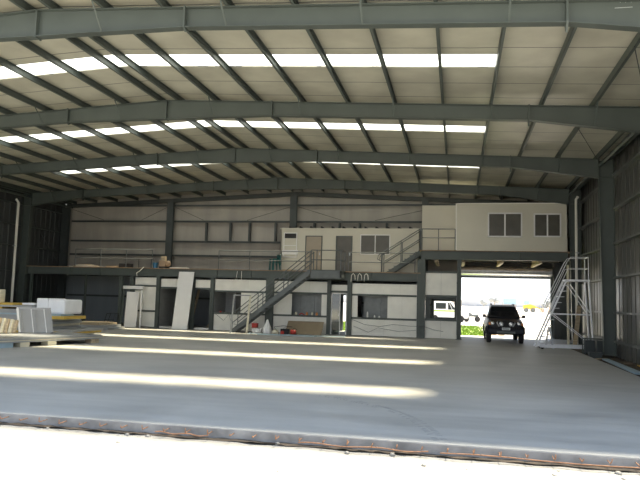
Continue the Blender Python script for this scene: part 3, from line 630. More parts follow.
# ------------------------------------------------------------------ clutter by the stairs
cl = [(-10.55, 33.7, 'red_toolbox', 'red', 'small red toolbox on the floor behind the white sacks', 'toolbox', (.3, .25, .2), .28),
      (-10.35, 33.42, 'white_box', 'white', 'white box on the floor beside the red toolbox', 'box', (.5, .3, .22), 0),
      (-8.85, 33.55, 'dark_case', 'dark', 'dark tool case on the floor left of the brown sheet', 'tool case', (.42, .3, .24), .0)]
for x, y, nm, m, lb, cat, (a, b, c_), z in cl:
    tt = thing(nm, (x, y, z), lb, cat)
    MB().box(x - a / 2, x + a / 2, y - b / 2, y + b / 2, z, z + c_).build('body', M[m], tt, bevel=.02)
    MB().box(x - a / 2 - .01, x + a / 2 + .01, y - b / 2 - .01, y + b / 2 + .01, z + c_, z + c_ + .03).build('lid', M[m], tt)
    MB().tube([(x - .08, y, z + c_ + .03), (x - .06, y, z + c_ + .08), (x + .06, y, z + c_ + .08), (x + .08, y, z + c_ + .03)], .01, 6).build('handle', M['dark'], tt)
tag(MB().box(-10.72, -10.32, 33.6, 33.85, 0, .275).build('cardboard_box', M['timber']), 'cardboard box under the red toolbox', 'box')
tag(MB().lathe((-9.78, 33.4, 0), [(.2, 0), (.26, .12), (.2, .35), (.1, .55), (.06, .68), (.03, .74)], 9).build('white_sack', M['white']), 'upright white plastic sack on the floor below the stairs', 'sack')
tag(MB().lathe((-9.28, 33.2, 0), [(.12, 0), (.2, .06), (.16, .18), (.06, .24)], 9).build('white_sack', M['creamy']), 'small crumpled cream sack right of the upright white one', 'sack')
tag(MB().lathe((-10.22, 33.1, 0), [(.1, 0), (.18, .05), (.13, .14), (.04, .18)], 8).build('crumpled_bag', M['white']), 'crumpled pale bag on the floor left of the upright white sack', 'bag')
t = thing('red_machine', (-8.35, 33.35, 0), 'small red motor tool on the floor in front of the brown sheet', 'power tool')
MB().lathe((-8.5, 33.35, .13), [(.06, 0), (.12, .02), (.12, .28), (.05, .3)], 12, 'x').build('motor', M['red'], t); MB().box(-8.55, -8.2, 33.25, 33.45, 0, .04).build('base', M['dark'], t); MB().tube([(-8.4, 33.35, .24), (-8.3, 33.35, .34), (-8.15, 33.35, .26)], .015, 6).build('handle', M['dark'], t)
tag(MB().lathe((-8.85, 33.0, 0), [(.07, 0), (.1, .05), (.1, .16), (.03, .2)], 10).build('red_can', M['red']), 'small red can on the floor beside the red motor tool', 'can')
tag(MB().tube([(-9.2, 33.6, .04), (-9.5, 33.7, .35), (-9.0, 33.75, .42), (-8.5, 33.7, .38)], .015, 6).build('cable_coil', M['dark']), 'dark looped lead behind the dark tool case', 'cable')
for k, (x, m) in enumerate(((-8.6, 'creamy'), (-8.0, 'orange'), (-7.7, 'creamy'), (-7.45, 'orange'))):
    tag(MB().lathe((x, 34.87, 1.0), [(.05, 0), (.07, .02), (.06, .12), (.025, .16)], 10).build('small_bottle', M[m]), f'small {"cream" if m == "creamy" else "orange"} container on the opening ledge, {ORD[k]} from the left', 'container', 'containers on the opening ledge')
tag(MB().tube([(-8.42, 34.87, 1.0), (-8.3, 34.87, 1.09), (-8.12, 34.87, 1.0)], .03, 6).build('red_cloth', M['red']), 'red rag lying on the opening ledge', 'rag')
for k, (x, h) in enumerate(((-4.68, .3), (-4.3, .12), (-4.05, .1))):
    tag(MB().lathe((x, 34.87, .985), [(.04, 0), (.05, .01), (.045, h * .7), (.02, h)], 8).build('white_bottle', M['white']), f'small white bottle on the ledge right of the glass door, {ORD[k]} from the left', 'bottle', 'bottles on the right ledge')
for k, (x0, x1, y0, y1) in enumerate(((-10.6, -8.6, 32.6, 32.9), (-9.9, -6.9, 32.1, 32.5), (-8.6, -5.5, 32.62, 32.9))):
    tag(MB().box(x0, x1, y0, y1, .001, .03).build('flat_sheet', M['bluesheet']), f'flat pale blue metal strip on the floor before the stairs, {ORD[k]} from the left', 'metal strip', 'metal strips on the floor')
tag(MB().bar((-11.4, 33.1, .05), (-10.5, 33.1, .05), .1, .08).build('dark_bar', M['dark']), 'dark bar lying on the floor at the stair foot', 'bar')

# ------------------------------------------------------------------ stack of sheets on the left
def sheetstack(name, x0, x1, y0, y1, z0, th, n, mt, labels, cat, group, jit=.1, mats=None):
    for k in range(n):
        a = R.uniform(-jit, jit); b = R.uniform(-jit * .4, jit * .4)
        m_ = mats[k] if mats else mt
        tag(MB().box(x0 + a, x1 + a, y0 + b, y1 + b, z0 + k * th, z0 + (k + 1) * th - .004).build(name, M[m_]), labels.replace('#', ORD[k]), cat, group)
SD = Vector((.31, .951, 0)); SN = Vector((-.951, .31, 0)); SO = Vector((-14.45, 19.0, 0))      # long stack lies at an angle
def slab(mb, s0, s1, n0, n1, z0, z1):
    P = [SO + SD * s_ + SN * n_ for s_, n_ in ((s0, n0), (s1, n0), (s1, n1), (s0, n1))]
    return mb.prism([(p.x, p.y) for p in P], z0, z1, 'z')
for k, (q, m_) in enumerate(((-3.0, 'timber'), (-.15, 'bluesheet'), (.62, 'creamy'), (1.7, 'creamy'), (3.6, 'timber'))):
    tag(slab(MB(), q, q + (.35 if k != 1 else .5), .05, .4, 0, .155).build('support_block', M[m_]), f'{["brown", "pale blue", "small cream", "cream", "brown"][k]} block under the long low sheet stack, {ORD[k]} from the near end', 'block', 'blocks under the low sheet stack')
for k, m_ in enumerate(('greyboard', 'creamy', 'greyboard', 'galv')):
    tag(slab(MB(), -4.2, 4.15 + R.uniform(-.12, .08), R.uniform(0, .05), 2.1, .16 + .04 * k, .195 + .04 * k).build('long_sheet', M[m_]), f'long {"cream" if m_ == "creamy" else "grey"} sheet of the low front stack, {ORD[k]} from the bottom', 'sheet', 'sheets of the low front stack')
t = thing('steel_rack_panel', (-15.5, 22.0, .322), 'framed grey ribbed panel leaning on the front sheet stack', 'panel')
def lp(u, v):
    return Vector((-15.92 + .92 * u - .42 * v, 21.72 + .66 * u + .35 * v, .335 + .88 * v))
def quadslab(a, b, c_, d, th):
    n_ = (b - a).cross(d - a).normalized() * th; vs = [a, b, c_, d]; vs += [v + n_ for v in vs]
    return vs, [(0, 1, 2, 3), (7, 6, 5, 4), (0, 4, 5, 1), (1, 5, 6, 2), (2, 6, 7, 3), (3, 7, 4, 0)]
MB().add(*quadslab(lp(0, 0), lp(1, 0), lp(1, 1), lp(0, 1), -.02)).build('sheet', M['greypanel'], t)
MB().bar(lp(0, 0), lp(0, 1.02), .06, .09).build('side_channel', M['white'], t); MB().bar(lp(1, 0), lp(1, 1.02), .06, .09).build('side_channel', M['greypanel'], t)
MB().bar(lp(0, 1), lp(1, 1), .06, .08).build('top_channel', M['greypanel'], t)
for u in (.12, .42, .55, .82):
    MB().bar(lp(u, 0) + Vector((.02, -.03, 0)), lp(u, .97) + Vector((.02, -.03, 0)), .025, .04).build('rib', M['white' if u in (.42, .82) else 'greypanel'], t)
for k in range(5):
    x = -16.55 + .13 * k; y = 21.3 + .06 * k
    tag(MB().bar((x, y, .322), (x - .05, y + .2, .86 - .02 * k), .09, .12, (0, 1, 0)).build('offcut_strip', M['creamy' if k % 2 else 'timber']), f'short upright offcut on the front sheet stack, {ORD[k]} from the left', 'offcut', 'upright offcuts on the sheet stack')
for k, (x, y) in enumerate(((-20.0, 24.1), (-18.0, 24.1), (-16.0, 24.1), (-15.8, 25.8))):
    tag(MB().box(x - .2, x + .2, y - .2, y + .2, 0, .1).build('support_block', M['timber']), f'timber block under the tall sheet stack, {ORD[k]} from the left', 'block', 'blocks under the tall sheet stack')
sheetstack('panel_sheet', -21.0, -15.35, 23.8, 26.2, .10, .09, 3, None, 'wide grey panel low in the tall stack, # from the bottom', 'sheet', 'sheets of the tall stack', .25, ['greyboard', 'yellow', 'greyboard'])
sheetstack('panel_sheet', -21.0, -16.1, 23.9, 26.0, .37, .1, 4, None, 'wide panel in the middle of the tall stack, # above the low three', 'sheet', 'sheets of the tall stack', .1, ['greyboard', 'creamy', 'greyboard', 'greyboard'])
t = thing('edged_panel', (-18, 24.7, .77), 'grey panel with yellow right edge under the white foam blocks', 'panel')
MB().box(-20.9, -15.68, 23.95, 25.6, .77, .90).build('sheet', M['greyboard'], t); MB().box(-15.68, -15.6, 23.95, 25.6, .77, .90).box(-16.3, -15.68, 23.94, 23.95, .77, .90).build('edge_strip', M['yellow'], t)
tag(MB().box(-20.9, -15.75, 23.98, 24.9, .902, .965).build('panel_sheet', M['bluesheet']), 'thin blue-grey sheet between yellow edged panel and white foam', 'sheet')
tag(MB().box(-17.04, -16.52, 24.2, 25.5, .967, 1.60).build('foam_block', M['foam'], bevel=.04), 'white foam block on the tall stack, narrower one on the left', 'foam block', 'white foam blocks on the stack')
tag(MB().box(-16.5, -15.72, 24.17, 25.5, .967, 1.57).build('foam_block', M['foam'], bevel=.08), 'wider white foam block on the tall stack, right of the two', 'foam block', 'white foam blocks on the stack')
for k, (x1, z, m) in enumerate(((-17.1, .967, 'greyboard'), (-17.15, 1.047, 'greyboard'), (-18.5, 1.127, 'yellow'), (-17.1, 1.207, 'greyboard'), (-18.0, 1.287, 'yellow'))):
    tag(MB().box(-21.2, x1, 24.0, 25.6, z, z + .077).build('panel_sheet', M[m]), f'{"yellow" if m == "yellow" else "grey"} edged panel piled left of the foam blocks, {ORD[k]} from the bottom', 'panel', 'panels left of the foam blocks')
tag(MB().box(-20.6, -18.75, 24.2, 24.5, 1.365, 1.92).build('cream_block', M['creamy'], bevel=.02), 'cream insulation block standing on the panels at the far left', 'block')
tag(MB().box(-17.7, -17.1, 24.2, 24.9, 1.31, 1.39).build('white_sheet', M['foam']), 'short white offcut between yellow panels and foam block', 'offcut')
# dim items behind
for k in range(3): tag(MB().box(-19.8 - .1 * k, -17.6 - .25 * k, 31.0, 32.8, .001 + .11 * k, .11 + .11 * k).build('timber_stack_board', M['timber' if k == 2 else 'greyboard']), f'low pale board pile behind the sheet stack, {ORD[k]} board from the floor', 'board', 'board pile behind the sheet stack')
t = thing('wire_trolley', (-18.9, 33.9, 0), 'small dark wire trolley on the floor left of the framed door', 'trolley')
MB().tube([(-19.5, 33.8, .1), (-19.3, 33.8, .75), (-18.8, 33.8, .75), (-18.95, 33.8, .1), (-19.5, 33.8, .1)], .02, 6).tube([(-19.5, 34.2, .1), (-19.3, 34.2, .75), (-18.8, 34.2, .75), (-18.95, 34.2, .1), (-19.5, 34.2, .1)], .02, 6).tube([(-19.3, 33.8, .75), (-19.3, 34.2, .75)], .02, 6).tube([(-18.8, 33.8, .75), (-18.8, 34.2, .75)], .02, 6).tube([(-19.42, 33.8, .4), (-18.85, 33.8, .4)], .02, 6).build('frame', M['dark'], t)
for x in (-19.45, -19.0):
    for y in (33.8, 34.2): MB().lathe((x, y - .02, .06), [(.06, 0), (.06, .04)], 12, 'y').build('wheel', M['dark'], t)

# ------------------------------------------------------------------ mobile platform ladder
t = thing('platform_ladder', (4.5, 30.2, 0), 'aluminium mobile platform ladder with handrails beside the doorway', 'ladder')
LA, LB = 29.8, 30.65
for y in (LA, LB):
    MB().prism([(3.31, 0.08), (3.39, 0.08), (4.64, 2.98), (4.56, 2.98)], y - .02, y + .02).build('stringer', M['alu'], t)
    MB().bar((5.50, y, 2.96), (5.66, y, .1), .06, .07, (0, 1, 0)).build('rear_leg', M['alu'], t)
    MB().tube([(3.55, y, 1.2), (3.62, y, 1.6), (4.62, y, 3.75), (4.78, y, 3.98), (5.5, y, 3.98), (5.5, y, 2.98)], .017, 8).build('guard_rail', M['alu'], t)
    MB().tube([(3.62, y, 1.15), (4.68, y, 3.5), (5.5, y, 3.5)], .014, 8).build('knee_rail', M['alu'], t)
    MB().bar((4.0, y, 1.52), (5.58, y, 1.52), .04, .05).build('cross_bar', M['alu'], t)
    MB().bar((3.5, y, .13), (5.68, y, .13), .06, .12).build('base_beam', M['alu'], t)
    MB().bar((4.75, y, 2.8), (5.58, y, 1.55), .03, .03).bar((4.1, y, 1.48), (5.6, y, .3), .03, .03).build('diagonal_brace', M['alu'], t)
for k in range(11):
    x = 3.46 + 1.2 * (k + .6) / 11.5; z = .1 + 2.88 * (k + .6) / 11.5
    MB().box(x - .05, x + .16, LA + .02, LB - .02, z, z + .03).build('tread', M['galv'], t)
MB().box(4.55, 5.55, LA - .02, LB + .02, 2.94, 3.02).build('platform', M['alu'], t)
MB().tube([(5.5, LA, 3.98), (5.5, LB, 3.98)], .022, 8).tube([(5.5, LA, 3.5), (5.5, LB, 3.5)], .018, 8).build('end_rail', M['alu'], t)
for x in (3.5, 5.66):
    MB().box(x - .04, x + .04, LA, LB, .1, .16).build('axle', M['alu'], t)
    for y in (LA, LB): MB().lathe((x + .1, y - .02, .07), [(.07, 0), (.07, .05)], 14, 'y').build('caster', M['dark'], t)
t = thing('step_stool', (3.9, 30.35, 0), 'small folding step standing under the platform ladder', 'step stool')
for x0, x1 in ((3.78, 3.92), (4.1, 3.96)):
    MB().bar((x0, 30.05, 0), (x1, 30.05, .95), .04, .03, (0, 1, 0)).bar((x0, 30.4, 0), (x1, 30.4, .95), .04, .03, (0, 1, 0)).build('leg', M['galv'], t)
for z in (.3, .6): MB().box(3.82 + z * .1, 3.95, 30.05, 30.4, z, z + .03).build('tread', M['galv'], t)
board('leaning_board', (5.38, 33.2, .0), (5.58, 33.2, 0), (5.72, 33.9, 1.9), .04, M['timber'], 'pale plank leaning behind the platform ladder', 'plank')
tag(MB().box(5.32, 5.42, 34.3, 34.4, 0, 3.9).build('timber_post', M['creamy']), 'thin pale upright post behind the platform ladder', 'post')
t = thing('steel_trestle', (5.9, 28.9, -.06), 'dark tube trestle with box panels around the foot of the right column', 'trestle')
for y in (28.6, 29.0):
    MB().tube([(5.1, y, -.06), (5.1, y, .56), (6.0, y, .56), (6.0, y, -.06)], .03, 8).build('frame', M['steel'], t)
MB().box(5.14, 5.5, 28.62, 28.98, -.05, .5).build('box_panel', M['steel_dark'], t); MB().box(5.58, 5.95, 28.62, 28.98, -.05, .5).build('box_panel', M['steel_dark'], t)
tag(MB().box(5.0, 5.45, 27.0, 27.4, -.1, .12).build('concrete_block', M['steel_dark']), 'dark block on the dirt beside the right column foot', 'block')
tag(MB().prism([(5.2, 25.8), (5.42, 25.8), (5.32, 20.7), (5.06, 20.7)], -.05, .0, 'z').build('metal_channel', M['bluesheet']), 'pale blue metal channel lying on the dirt by the right wall', 'metal channel')
for k, (y, l) in enumerate(((23.9, .5), (22.4, .9), (21.3, .5))):
    tag(MB().bar((5.95, y, -.04), (5.93, y - l, -.04), .07, .03).build('yellow_offcut', M['yel']), f'small yellow strip on the dirt under the right wall, {ORD[k]} from the column', 'strip', 'yellow strips on the dirt')
tag(MB().bar((5.5, 26.6, -.05), (5.05, 26.0, -.04), .12, .03).build('timber_offcut', M['timber']), 'brown timber offcut on the dirt near the metal channel', 'offcut')
tag(MB().lathe((5.68, 24.3, -.1), [(.05, 0), (.3, .02), (.2, .1), (.03, .14)], 9).build('dirt_mound', M['dirt']), 'little mound of dark dirt by the metal channel', 'dirt mound')

# ------------------------------------------------------------------ black vehicle in the doorway
def car():
    t = thing('black_pickup', (2.28, 35.0, 0), 'black pickup truck facing the camera in the bright doorway', 'pickup truck')
    cx = 2.28
    sec = [(32.58, .70, .55, .98), (32.75, .82, .42, 1.06), (33.1, .87, .40, 1.12), (33.75, .88, .40, 1.17), (35.9, .88, .38, 1.15), (37.45, .87, .42, 1.12)]
    def loft(secs, name, m, par, sub=0):
        mb = MB(); vs = []; fs = []; n = 8
        for y, w_, zb, zt in secs:
            h = zt - zb
            for u, v in ((-.92, 0), (-1, .2), (-1, .65), (-.88, 1), (.88, 1), (1, .65), (1, .2), (.92, 0)): vs.append((cx + u * w_, y, zb + v * h))
        for i in range(len(secs) - 1):
            for k in range(n): fs.append((i * n + k, i * n + (k + 1) % n, (i + 1) * n + (k + 1) % n, (i + 1) * n + k))
        fs += [tuple(range(n)), tuple(range(len(vs) - 1, len(vs) - n - 1, -1))]
        mb.add(vs, fs); return mb.build(name, m, par, bevel=.015)
    loft(sec, 'body', M['carpaint'], t)
    # cabin: greenhouse
    cab = [(33.7, .76, 1.13, 1.17), (34.45, .62, 1.13, 1.77), (34.9, .61, 1.13, 1.84), (35.9, .61, 1.13, 1.84), (36.5, .66, 1.13, 1.6), (36.75, .74, 1.1, 1.2)]
    mb = MB(); vs = []; fs = []
    for y, w_, zb, zt in cab: vs += [(cx - .8, y, zb), (cx - w_, y, zt - .04), (cx - w_ + .08, y, zt), (cx + w_ - .08, y, zt), (cx + w_, y, zt - .04), (cx + .8, y, zb)]
    for i in range(len(cab) - 1):
        for k in range(6): fs.append((i * 6 + k, i * 6 + (k + 1) % 6, (i + 1) * 6 + (k + 1) % 6, (i + 1) * 6 + k))
    fs += [tuple(range(6)), tuple(range(35, 29, -1))]
    mb.add(vs, fs).build('cabin', M['carpaint'], t)
    ws = MB(); a = [(cx - .68, 33.78, 1.20), (cx + .68, 33.78, 1.20), (cx + .56, 34.42, 1.73), (cx - .56, 34.42, 1.73)]
    ws.add([Vector(v) + Vector((0, -.02, .02)) for v in a] + [Vector(v) for v in a], [(0, 1, 2, 3), (7, 6, 5, 4), (0, 4, 5, 1), (1, 5, 6, 2), (2, 6, 7, 3), (3, 7, 4, 0)]).build('windshield', M['glass_dark'], t)
    for s in (-1, 1):
        MB().add([(cx + s * (.8 - .02), y, z) if z < 1.3 else (cx + s * .66, y, z) for y, z in ((34.2, 1.2), (35.9, 1.2), (35.8, 1.62), (34.6, 1.62))] + [(cx + s * .815, y, z) if z < 1.3 else (cx + s * .69, y, z) for y, z in ((34.2, 1.2), (35.9, 1.2), (35.8, 1.62), (34.6, 1.62))],
                 [(0, 1, 2, 3), (7, 6, 5, 4), (0, 4, 5, 1), (1, 5, 6, 2), (2, 6, 7, 3), (3, 7, 4, 0)]).build('side_window', M['glass_dark'], t)
        for y in (33.35, 36.5):
            wv = MB().lathe((cx + s * .76 - .12, y, .37), [(.2, 0), (.33, .01), (.37, .05), (.37, .19), (.33, .23), (.2, .24)], 24, 'x').build('wheel', M['dark'], t)
            MB().lathe((cx + s * .76 + (s * .125) - .01, y, .37), [(.05, 0), (.2, 0), (.2, .02), (.05, .02)], 14, 'x').build('hub', M['chrome'], wv)
            MB().prism([(y - .47, .45), (y - .36, .80), (y + .36, .80), (y + .47, .45), (y + .42, .45), (y + .3, .74), (y - .3, .74), (y - .42, .45)], cx + s * .84, cx + s * .92, 'x').build('wheel_arch', M['carpaint'], t)
        m_ = MB().box(cx + s * .86, cx + s * 1.03, 33.95, 34.05, 1.2, 1.36).build('mirror', M['carpaint'], t, bevel=.03); MB().bar((cx + s * .74, 34.02, 1.22), (cx + s * .9, 34.0, 1.25), .04, .05).build('mirror_arm', M['dark'], m_)
        h = MB().lathe((cx + s * .6, 32.66, .95), [(.10, 0), (.10, -.07), (.03, -.09)], 14, 'y')
        h.build('headlamp', M['lamp_glass'], t)
        MB().box(cx + s * .70, cx + s * .80, 32.62, 32.72, .88, 1.0).build('indicator', M['amber'], t)
        MB().lathe((cx + s * .22, 32.42, .93), [(.09, 0), (.11, -.02), (.105, -.08), (.03, -.1)], 14, 'y').build('spot_lamp', M['lamp_glass'], t)
        MB().lathe((cx + s * .66, 32.55, .62), [(.055, 0), (.055, -.05)], 12, 'y').build('fog_lamp', M['lamp_glass'], t)
        MB().tube([(cx + s * .3, 32.48, .78), (cx + s * .42, 32.46, 1.0), (cx + s * .36, 32.46, 1.05)], .03, 8).build('bull_bar_hoop', M['chrome'], t)
    MB().tube([(cx - .75, 32.55, .78), (cx - .4, 32.42, .78), (cx + .4, 32.42, .78), (cx + .75, 32.55, .78)], .035, 8).tube([(cx - .38, 32.44, 1.04), (cx + .38, 32.44, 1.04)], .03, 8).build('bull_bar', M['dark'], t)
    MB().box(cx - .45, cx + .45, 32.55, 32.6, .80, 1.02).build('grille', M['dark'], t)
    MB().box(cx - .82, cx + .82, 32.45, 32.62, .48, .72).build('bumper', M['carpaint'], t, bevel=.04)
    MB().box(cx - .42, cx + .42, 32.43, 32.46, .50, .60).build('lower_mesh', M['rail'], t)
    pl = MB().box(cx - .19, cx + .19, 32.39, 32.405, .655, .77).build('number_plate', M['plate'], t)
    ltr = MB()
    for k in range(6): ltr.box(cx - .15 + .05 * k, cx - .12 + .05 * k, 32.386, 32.39, .685, .74)
    ltr.build('plate_characters', M['rail'], pl)
    for s in (-1, 1): MB().tube([(cx + s * .55, 34.8, 1.88), (cx + s * .55, 36.0, 1.88)], .02, 6).box(cx + s * .55 - .02, cx + s * .55 + .02, 34.85, 34.9, 1.8, 1.88).box(cx + s * .55 - .02, cx + s * .55 + .02, 35.9, 35.95, 1.8, 1.88).build('roof_rail', M['dark'], t)
    MB().tube([(cx - .62, 33.75, 1.15), (cx - .64, 33.75, 1.95)], .006, 5).build('aerial', M['dark'], t)
car()

# ------------------------------------------------------------------ outside behind; far things coloured paler in place of haze
def van():
    t = thing('white_van', (-1.2, 68, 0), 'white utility van with lime stripe parked outside, seen through the back window', 'van')
    MB().prism([(-2.9, .35), (1.0, .35), (1.15, .6), (1.1, 1.0), (.1, 1.15), (-.55, 2.0), (-.75, 2.08), (-2.8, 2.08), (-2.9, 1.95)], 67, 68.7).build('body', M['white'], t, bevel=.04)
    MB().prism([(-.45, 1.2), (-.15, 1.2), (-.68, 1.9), (-.75, 1.9)], 66.98, 68.72).prism([(-.9, 1.2), (-.52, 1.2), (-.8, 1.88), (-.9, 1.9)], 66.98, 68.72).prism([(-2.1, 1.25), (-1.1, 1.25), (-1.1, 1.85), (-2.1, 1.85)], 66.98, 68.72).build('side_window', M['glass_dark'], t)
    MB().box(-2.9, .2, 66.97, 67, 1.0, 1.12).build('stripe', M['green'], t)
    for x in (-2.2, .35):
        for y in (66.98, 68.55): MB().lathe((x, y, .3), [(.34, 0), (.34, .2)], 18, 'y').build('wheel', M['dark'], t)
    MB().box(1.05, 1.2, 67.05, 68.65, .3, .55).build('bumper', M['rail'], t)
van()
t = thing('quad_bike', (2.0, 70, 0), 'dark quad bike parked outside left of the pickup', 'quad bike')
for x in (.85, 1.95):
    for y in (69.6, 70.3): MB().lathe((x + .1, y, .27), [(.3, 0), (.3, .2)], 14, 'y').build('wheel', M['dark'], t)
MB().prism([(.75, .5), (2.2, .5), (2.1, .8), (1.6, .72), (1.3, .95), (.8, .85)], 69.7, 70.3).build('body', M['rail'], t, bevel=.03)
MB().tube([(1.75, 69.7, 1.05), (1.65, 70, 1.0), (1.75, 70.3, 1.05)], .03, 6).tube([(1.65, 70, 1.0), (1.8, 70, .7)], .03, 6).build('handlebar', M['dark'], t)
t = thing('wheel_loader', (18.6, 180, 0), 'yellow wheel loader far behind the pickup', 'loader')
MB().prism([(17.0, .8), (20.0, .8), (20.0, 1.7), (18.6, 2.1), (17.0, 1.8)], 179, 181).build('body', M['yel'], t)
MB().box(17.2, 18.4, 179.1, 180.9, 1.9, 2.9).build('cab', M['pale_sky'], t); MB().bar((19.8, 180, 1.5), (21.6, 180, .8), .5, .3).build('arm', M['yel'], t)
MB().prism([(21.3, .2), (22.2, .2), (21.9, 1.2), (21.5, 1.1)], 178.8, 181.2).build('bucket', M['spoil'], t)
for x in (17.7, 19.4):
    for y in (178.8, 180.8): MB().lathe((x, y, .55), [(.57, 0), (.57, .4)], 18, 'y').build('wheel', M['girt_right'], t)
t = thing('blue_truck', (14, 190, 0), 'pale blue truck standing far behind the pickup', 'truck')
MB().box(12.6, 16.0, 189, 191.5, 1.9, 3.5).build('cab', M['pale_sky'], t, bevel=.1); MB().box(12.8, 15.8, 188.97, 189.02, 2.5, 3.3).build('windscreen', M['bluesheet'], t); MB().box(12.6, 16, 189, 195, .9, 1.9).build('chassis', M['gravel_back'], t)
for x in (12.7, 15.5):
    for y in (189.8, 193): MB().lathe((x, y, .5), [(.52, 0), (.52, .3)], 16, 'x').build('wheel', M['girt_right'], t)
for k, (x, y, r_, h) in enumerate(((26, 185, 4.5, 1.6), (36, 190, 6, 1.3), (6.5, 150, 3.5, .8), (-12, 140, 6, 1.2))):
    prof = [(r_, 0), (r_ * .8, h * .45), (r_ * .5, h * .8), (r_ * .15, h)]
    tag(MB().lathe((x, y, -.03), prof, 14).build('spoil_heap', M['spoil']), f'orange brown spoil heap far outside, {["right of the loader", "farthest right", "left of the pickup roof", "seen over the back window"][k]}', 'spoil heap', 'spoil heaps outside')
t = thing('far_shed', (-8, 150, 0), 'long low grey shed far behind the parked van', 'shed')
MB().box(-20, 1, 150, 160, -.03, 2.6).build('wall', M['gravel_back'], t); MB().prism([(149.5, 2.6), (160.5, 2.6), (155, 3.8)], -20.4, 1.4, 'x').build('roof', M['bluesheet'], t)
hp = MB(); pts = []
rr_ = random.Random(3)
for k in range(60):
    pts.append((-300 + 14 * k, 4.5 + 3 * math.sin(k * .35) + rr_.uniform(0, 1.2)))
hp.prism([(pts[0][0], -.5)] + pts + [(pts[-1][0], -.5)], 480, 520); struct(hp, 'hill', M['hill'])
for k, (x, h) in enumerate(((10, 4.6), (14, 5.2), (19, 4.2), (33, 3.8), (47, 4.2), (56, 3.6))):
    tt = thing('distant_tree', (x, 260, 0), f'distant grey green tree on the horizon, {ORD[k]} from the left', 'tree', 'trees on the horizon')
    cr = MB()
    for j in range(7):
        r_ = R.uniform(.7, 1.1); cxx = x + R.uniform(-1.6, 1.6); cz = h * .62 + R.uniform(-.6, .7); cr.lathe((cxx, 260 + R.uniform(-.8, .8), cz - r_), [(.1, 0), (r_ * .8, r_ * .5), (r_, r_), (r_ * .75, r_ * 1.6), (.1, r_ * 2)], 9)
    cr.build('crown', M['tree'], tt); MB().tube([(x, 260, -.03), (x, 260, h * .6)], .15, 6).build('trunk', M['timber'], tt)
tag(MB().box(2.0, 2.35, 41.2, 41.35, -.03, .12).box(2.42, 2.8, 41.2, 41.35, -.03, .10).build('brick_offcut', M['spoil']), 'reddish rubble brick at the edge of the grass outside', 'brick')

# ------------------------------------------------------------------ slab front edge: rebar
for k in range(46):
    x = -11 + .33 * k
    if x > 4.8: break
    tag(MB().tube([(x, 9.04, -.05), (x, 8.86, -.055), (x + .01, 8.82, -.03 + R.uniform(-.02, .03)), (x + .012, 8.82, .0 + R.uniform(-.03, .02))], .0065, 6).build('rebar_stub', M['rust']), 'short rusty bent starter bar sticking out of the slab edge', 'rebar', 'starter bars along the slab edge')
for x0, x1, lb in ((-.2, 4.8, 'long rusty bar lying along the right part of the slab edge'), (-2.1, -.35, 'rusty bar lying along the middle of the slab edge'), (-4.2, -3.4, 'short rusty bar against the left part of the slab edge')):
    n = 12; tag(MB().tube([(x0 + (x1 - x0) * i / n, 8.85 + .008 * math.sin(i * 1.7), -.075 + .012 * math.sin(i * 1.1)) for i in range(n + 1)], .008, 6).build('rebar_rod', M['rust']), lb, 'rebar', 'rebar rods along the slab edge')
for k in range(26):
    x = R.uniform(-6, 4); y = R.choice((R.uniform(8.4, 9.0), R.uniform(6.8, 8.9))); r_ = R.uniform(.015, .05)
    tag(MB().lathe((x, y, -.17), [(r_ * .7, 0), (r_, r_ * .5), (r_ * .5, r_)], 7).build('stone', M['gravel']), 'small pale stone on the sunlit ground before the slab', 'stone', 'stones before the slab')
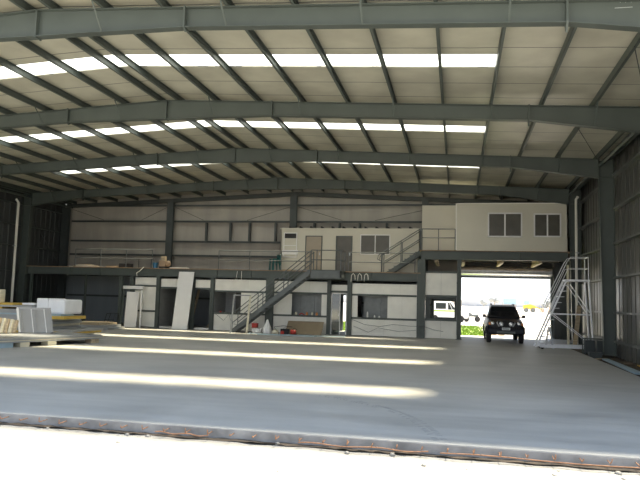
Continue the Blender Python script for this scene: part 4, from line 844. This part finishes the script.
# tyre track
ty = MB()
P = [(-2.6, 12.75), (-2.0, 12.4), (-1.32, 11.78), (-.95, 11.3), (-.64, 10.71), (-.4, 10.0), (-.2, 9.25)]
L = 0
for (a, b), (c2, d2) in zip(P, P[1:]):
    ln = math.hypot(c2 - a, d2 - b); n = int(ln / .075)
    for i in range(n):
        u = i / n; x = a + (c2 - a) * u; y = b + (d2 - b) * u; tx, tyy = (c2 - a) / ln, (d2 - b) / ln; nx, ny = -tyy, tx
        for s in (-1, 1):
            if R.random() < .25: continue
            p = Vector((x + nx * s * .015, y + ny * s * .015, .0012)); q = Vector((x + nx * s * .1 + tx * .05, y + ny * s * .1 + tyy * .05, .0012))
            ty.bar(p, q, .022, .0016)
M['tyremark'] = mat('tyre_mark', (.27, .27, .26), .6, var=.2, scale=10)
tag(ty.build('tyre_track', M['tyremark']), 'faint curved chevron tyre track on the concrete near the slab edge', 'tyre track', kind='stuff')

# ------------------------------------------------------------------ light
wd = bpy.data.worlds.new('World'); sc.world = wd; wd.use_nodes = True; nt = wd.node_tree; N = nt.nodes; Lk = nt.links
bg = N['Background']; tc = N.new('ShaderNodeTexCoord'); sp = N.new('ShaderNodeSeparateXYZ'); Lk.new(tc.outputs['Generated'], sp.inputs[0])
rp = N.new('ShaderNodeValToRGB'); Lk.new(sp.outputs['Z'], rp.inputs['Fac'])
rp.color_ramp.elements[0].color = (.95, .97, 1, 1); rp.color_ramp.elements[1].color = (.50, .66, .92, 1); rp.color_ramp.elements[1].position = .75
Lk.new(rp.outputs['Color'], bg.inputs['Color']); bg.inputs['Strength'].default_value = 1.12
sd = bpy.data.lights.new('sun', 'SUN'); sd.energy = 20; sd.angle = math.radians(7); sd.color = (1, .92, .76)
so = bpy.data.objects.new('sun', sd); C.objects.link(so)
so.rotation_euler = Vector((-1.78, -3.35, -8.2)).to_track_quat('-Z', 'Y').to_euler()

# ------------------------------------------------------------------ camera
cd = bpy.data.cameras.new('camera'); co = bpy.data.objects.new('camera', cd); C.objects.link(co); sc.camera = co
cd.sensor_width = 36; cd.lens = 36 * 653.5 / 640; cd.clip_end = 2000
YAW, PIT, ROL = .2086, .0905, .0275
co.matrix_world = Matrix.Translation((0, 0, 1.87)) @ Matrix.Rotation(YAW, 4, 'Z') @ Matrix.Rotation(math.pi / 2 + PIT, 4, 'X') @ Matrix.Rotation(ROL, 4, 'Z')
for o in bpy.data.objects:
    if '_o' in o: del o['_o']
vs_ = sc.view_settings; vs_.view_transform = 'Standard'; vs_.look = 'None'; vs_.gamma = 1; vs_.use_curve_mapping = False
vs_.exposure = .6
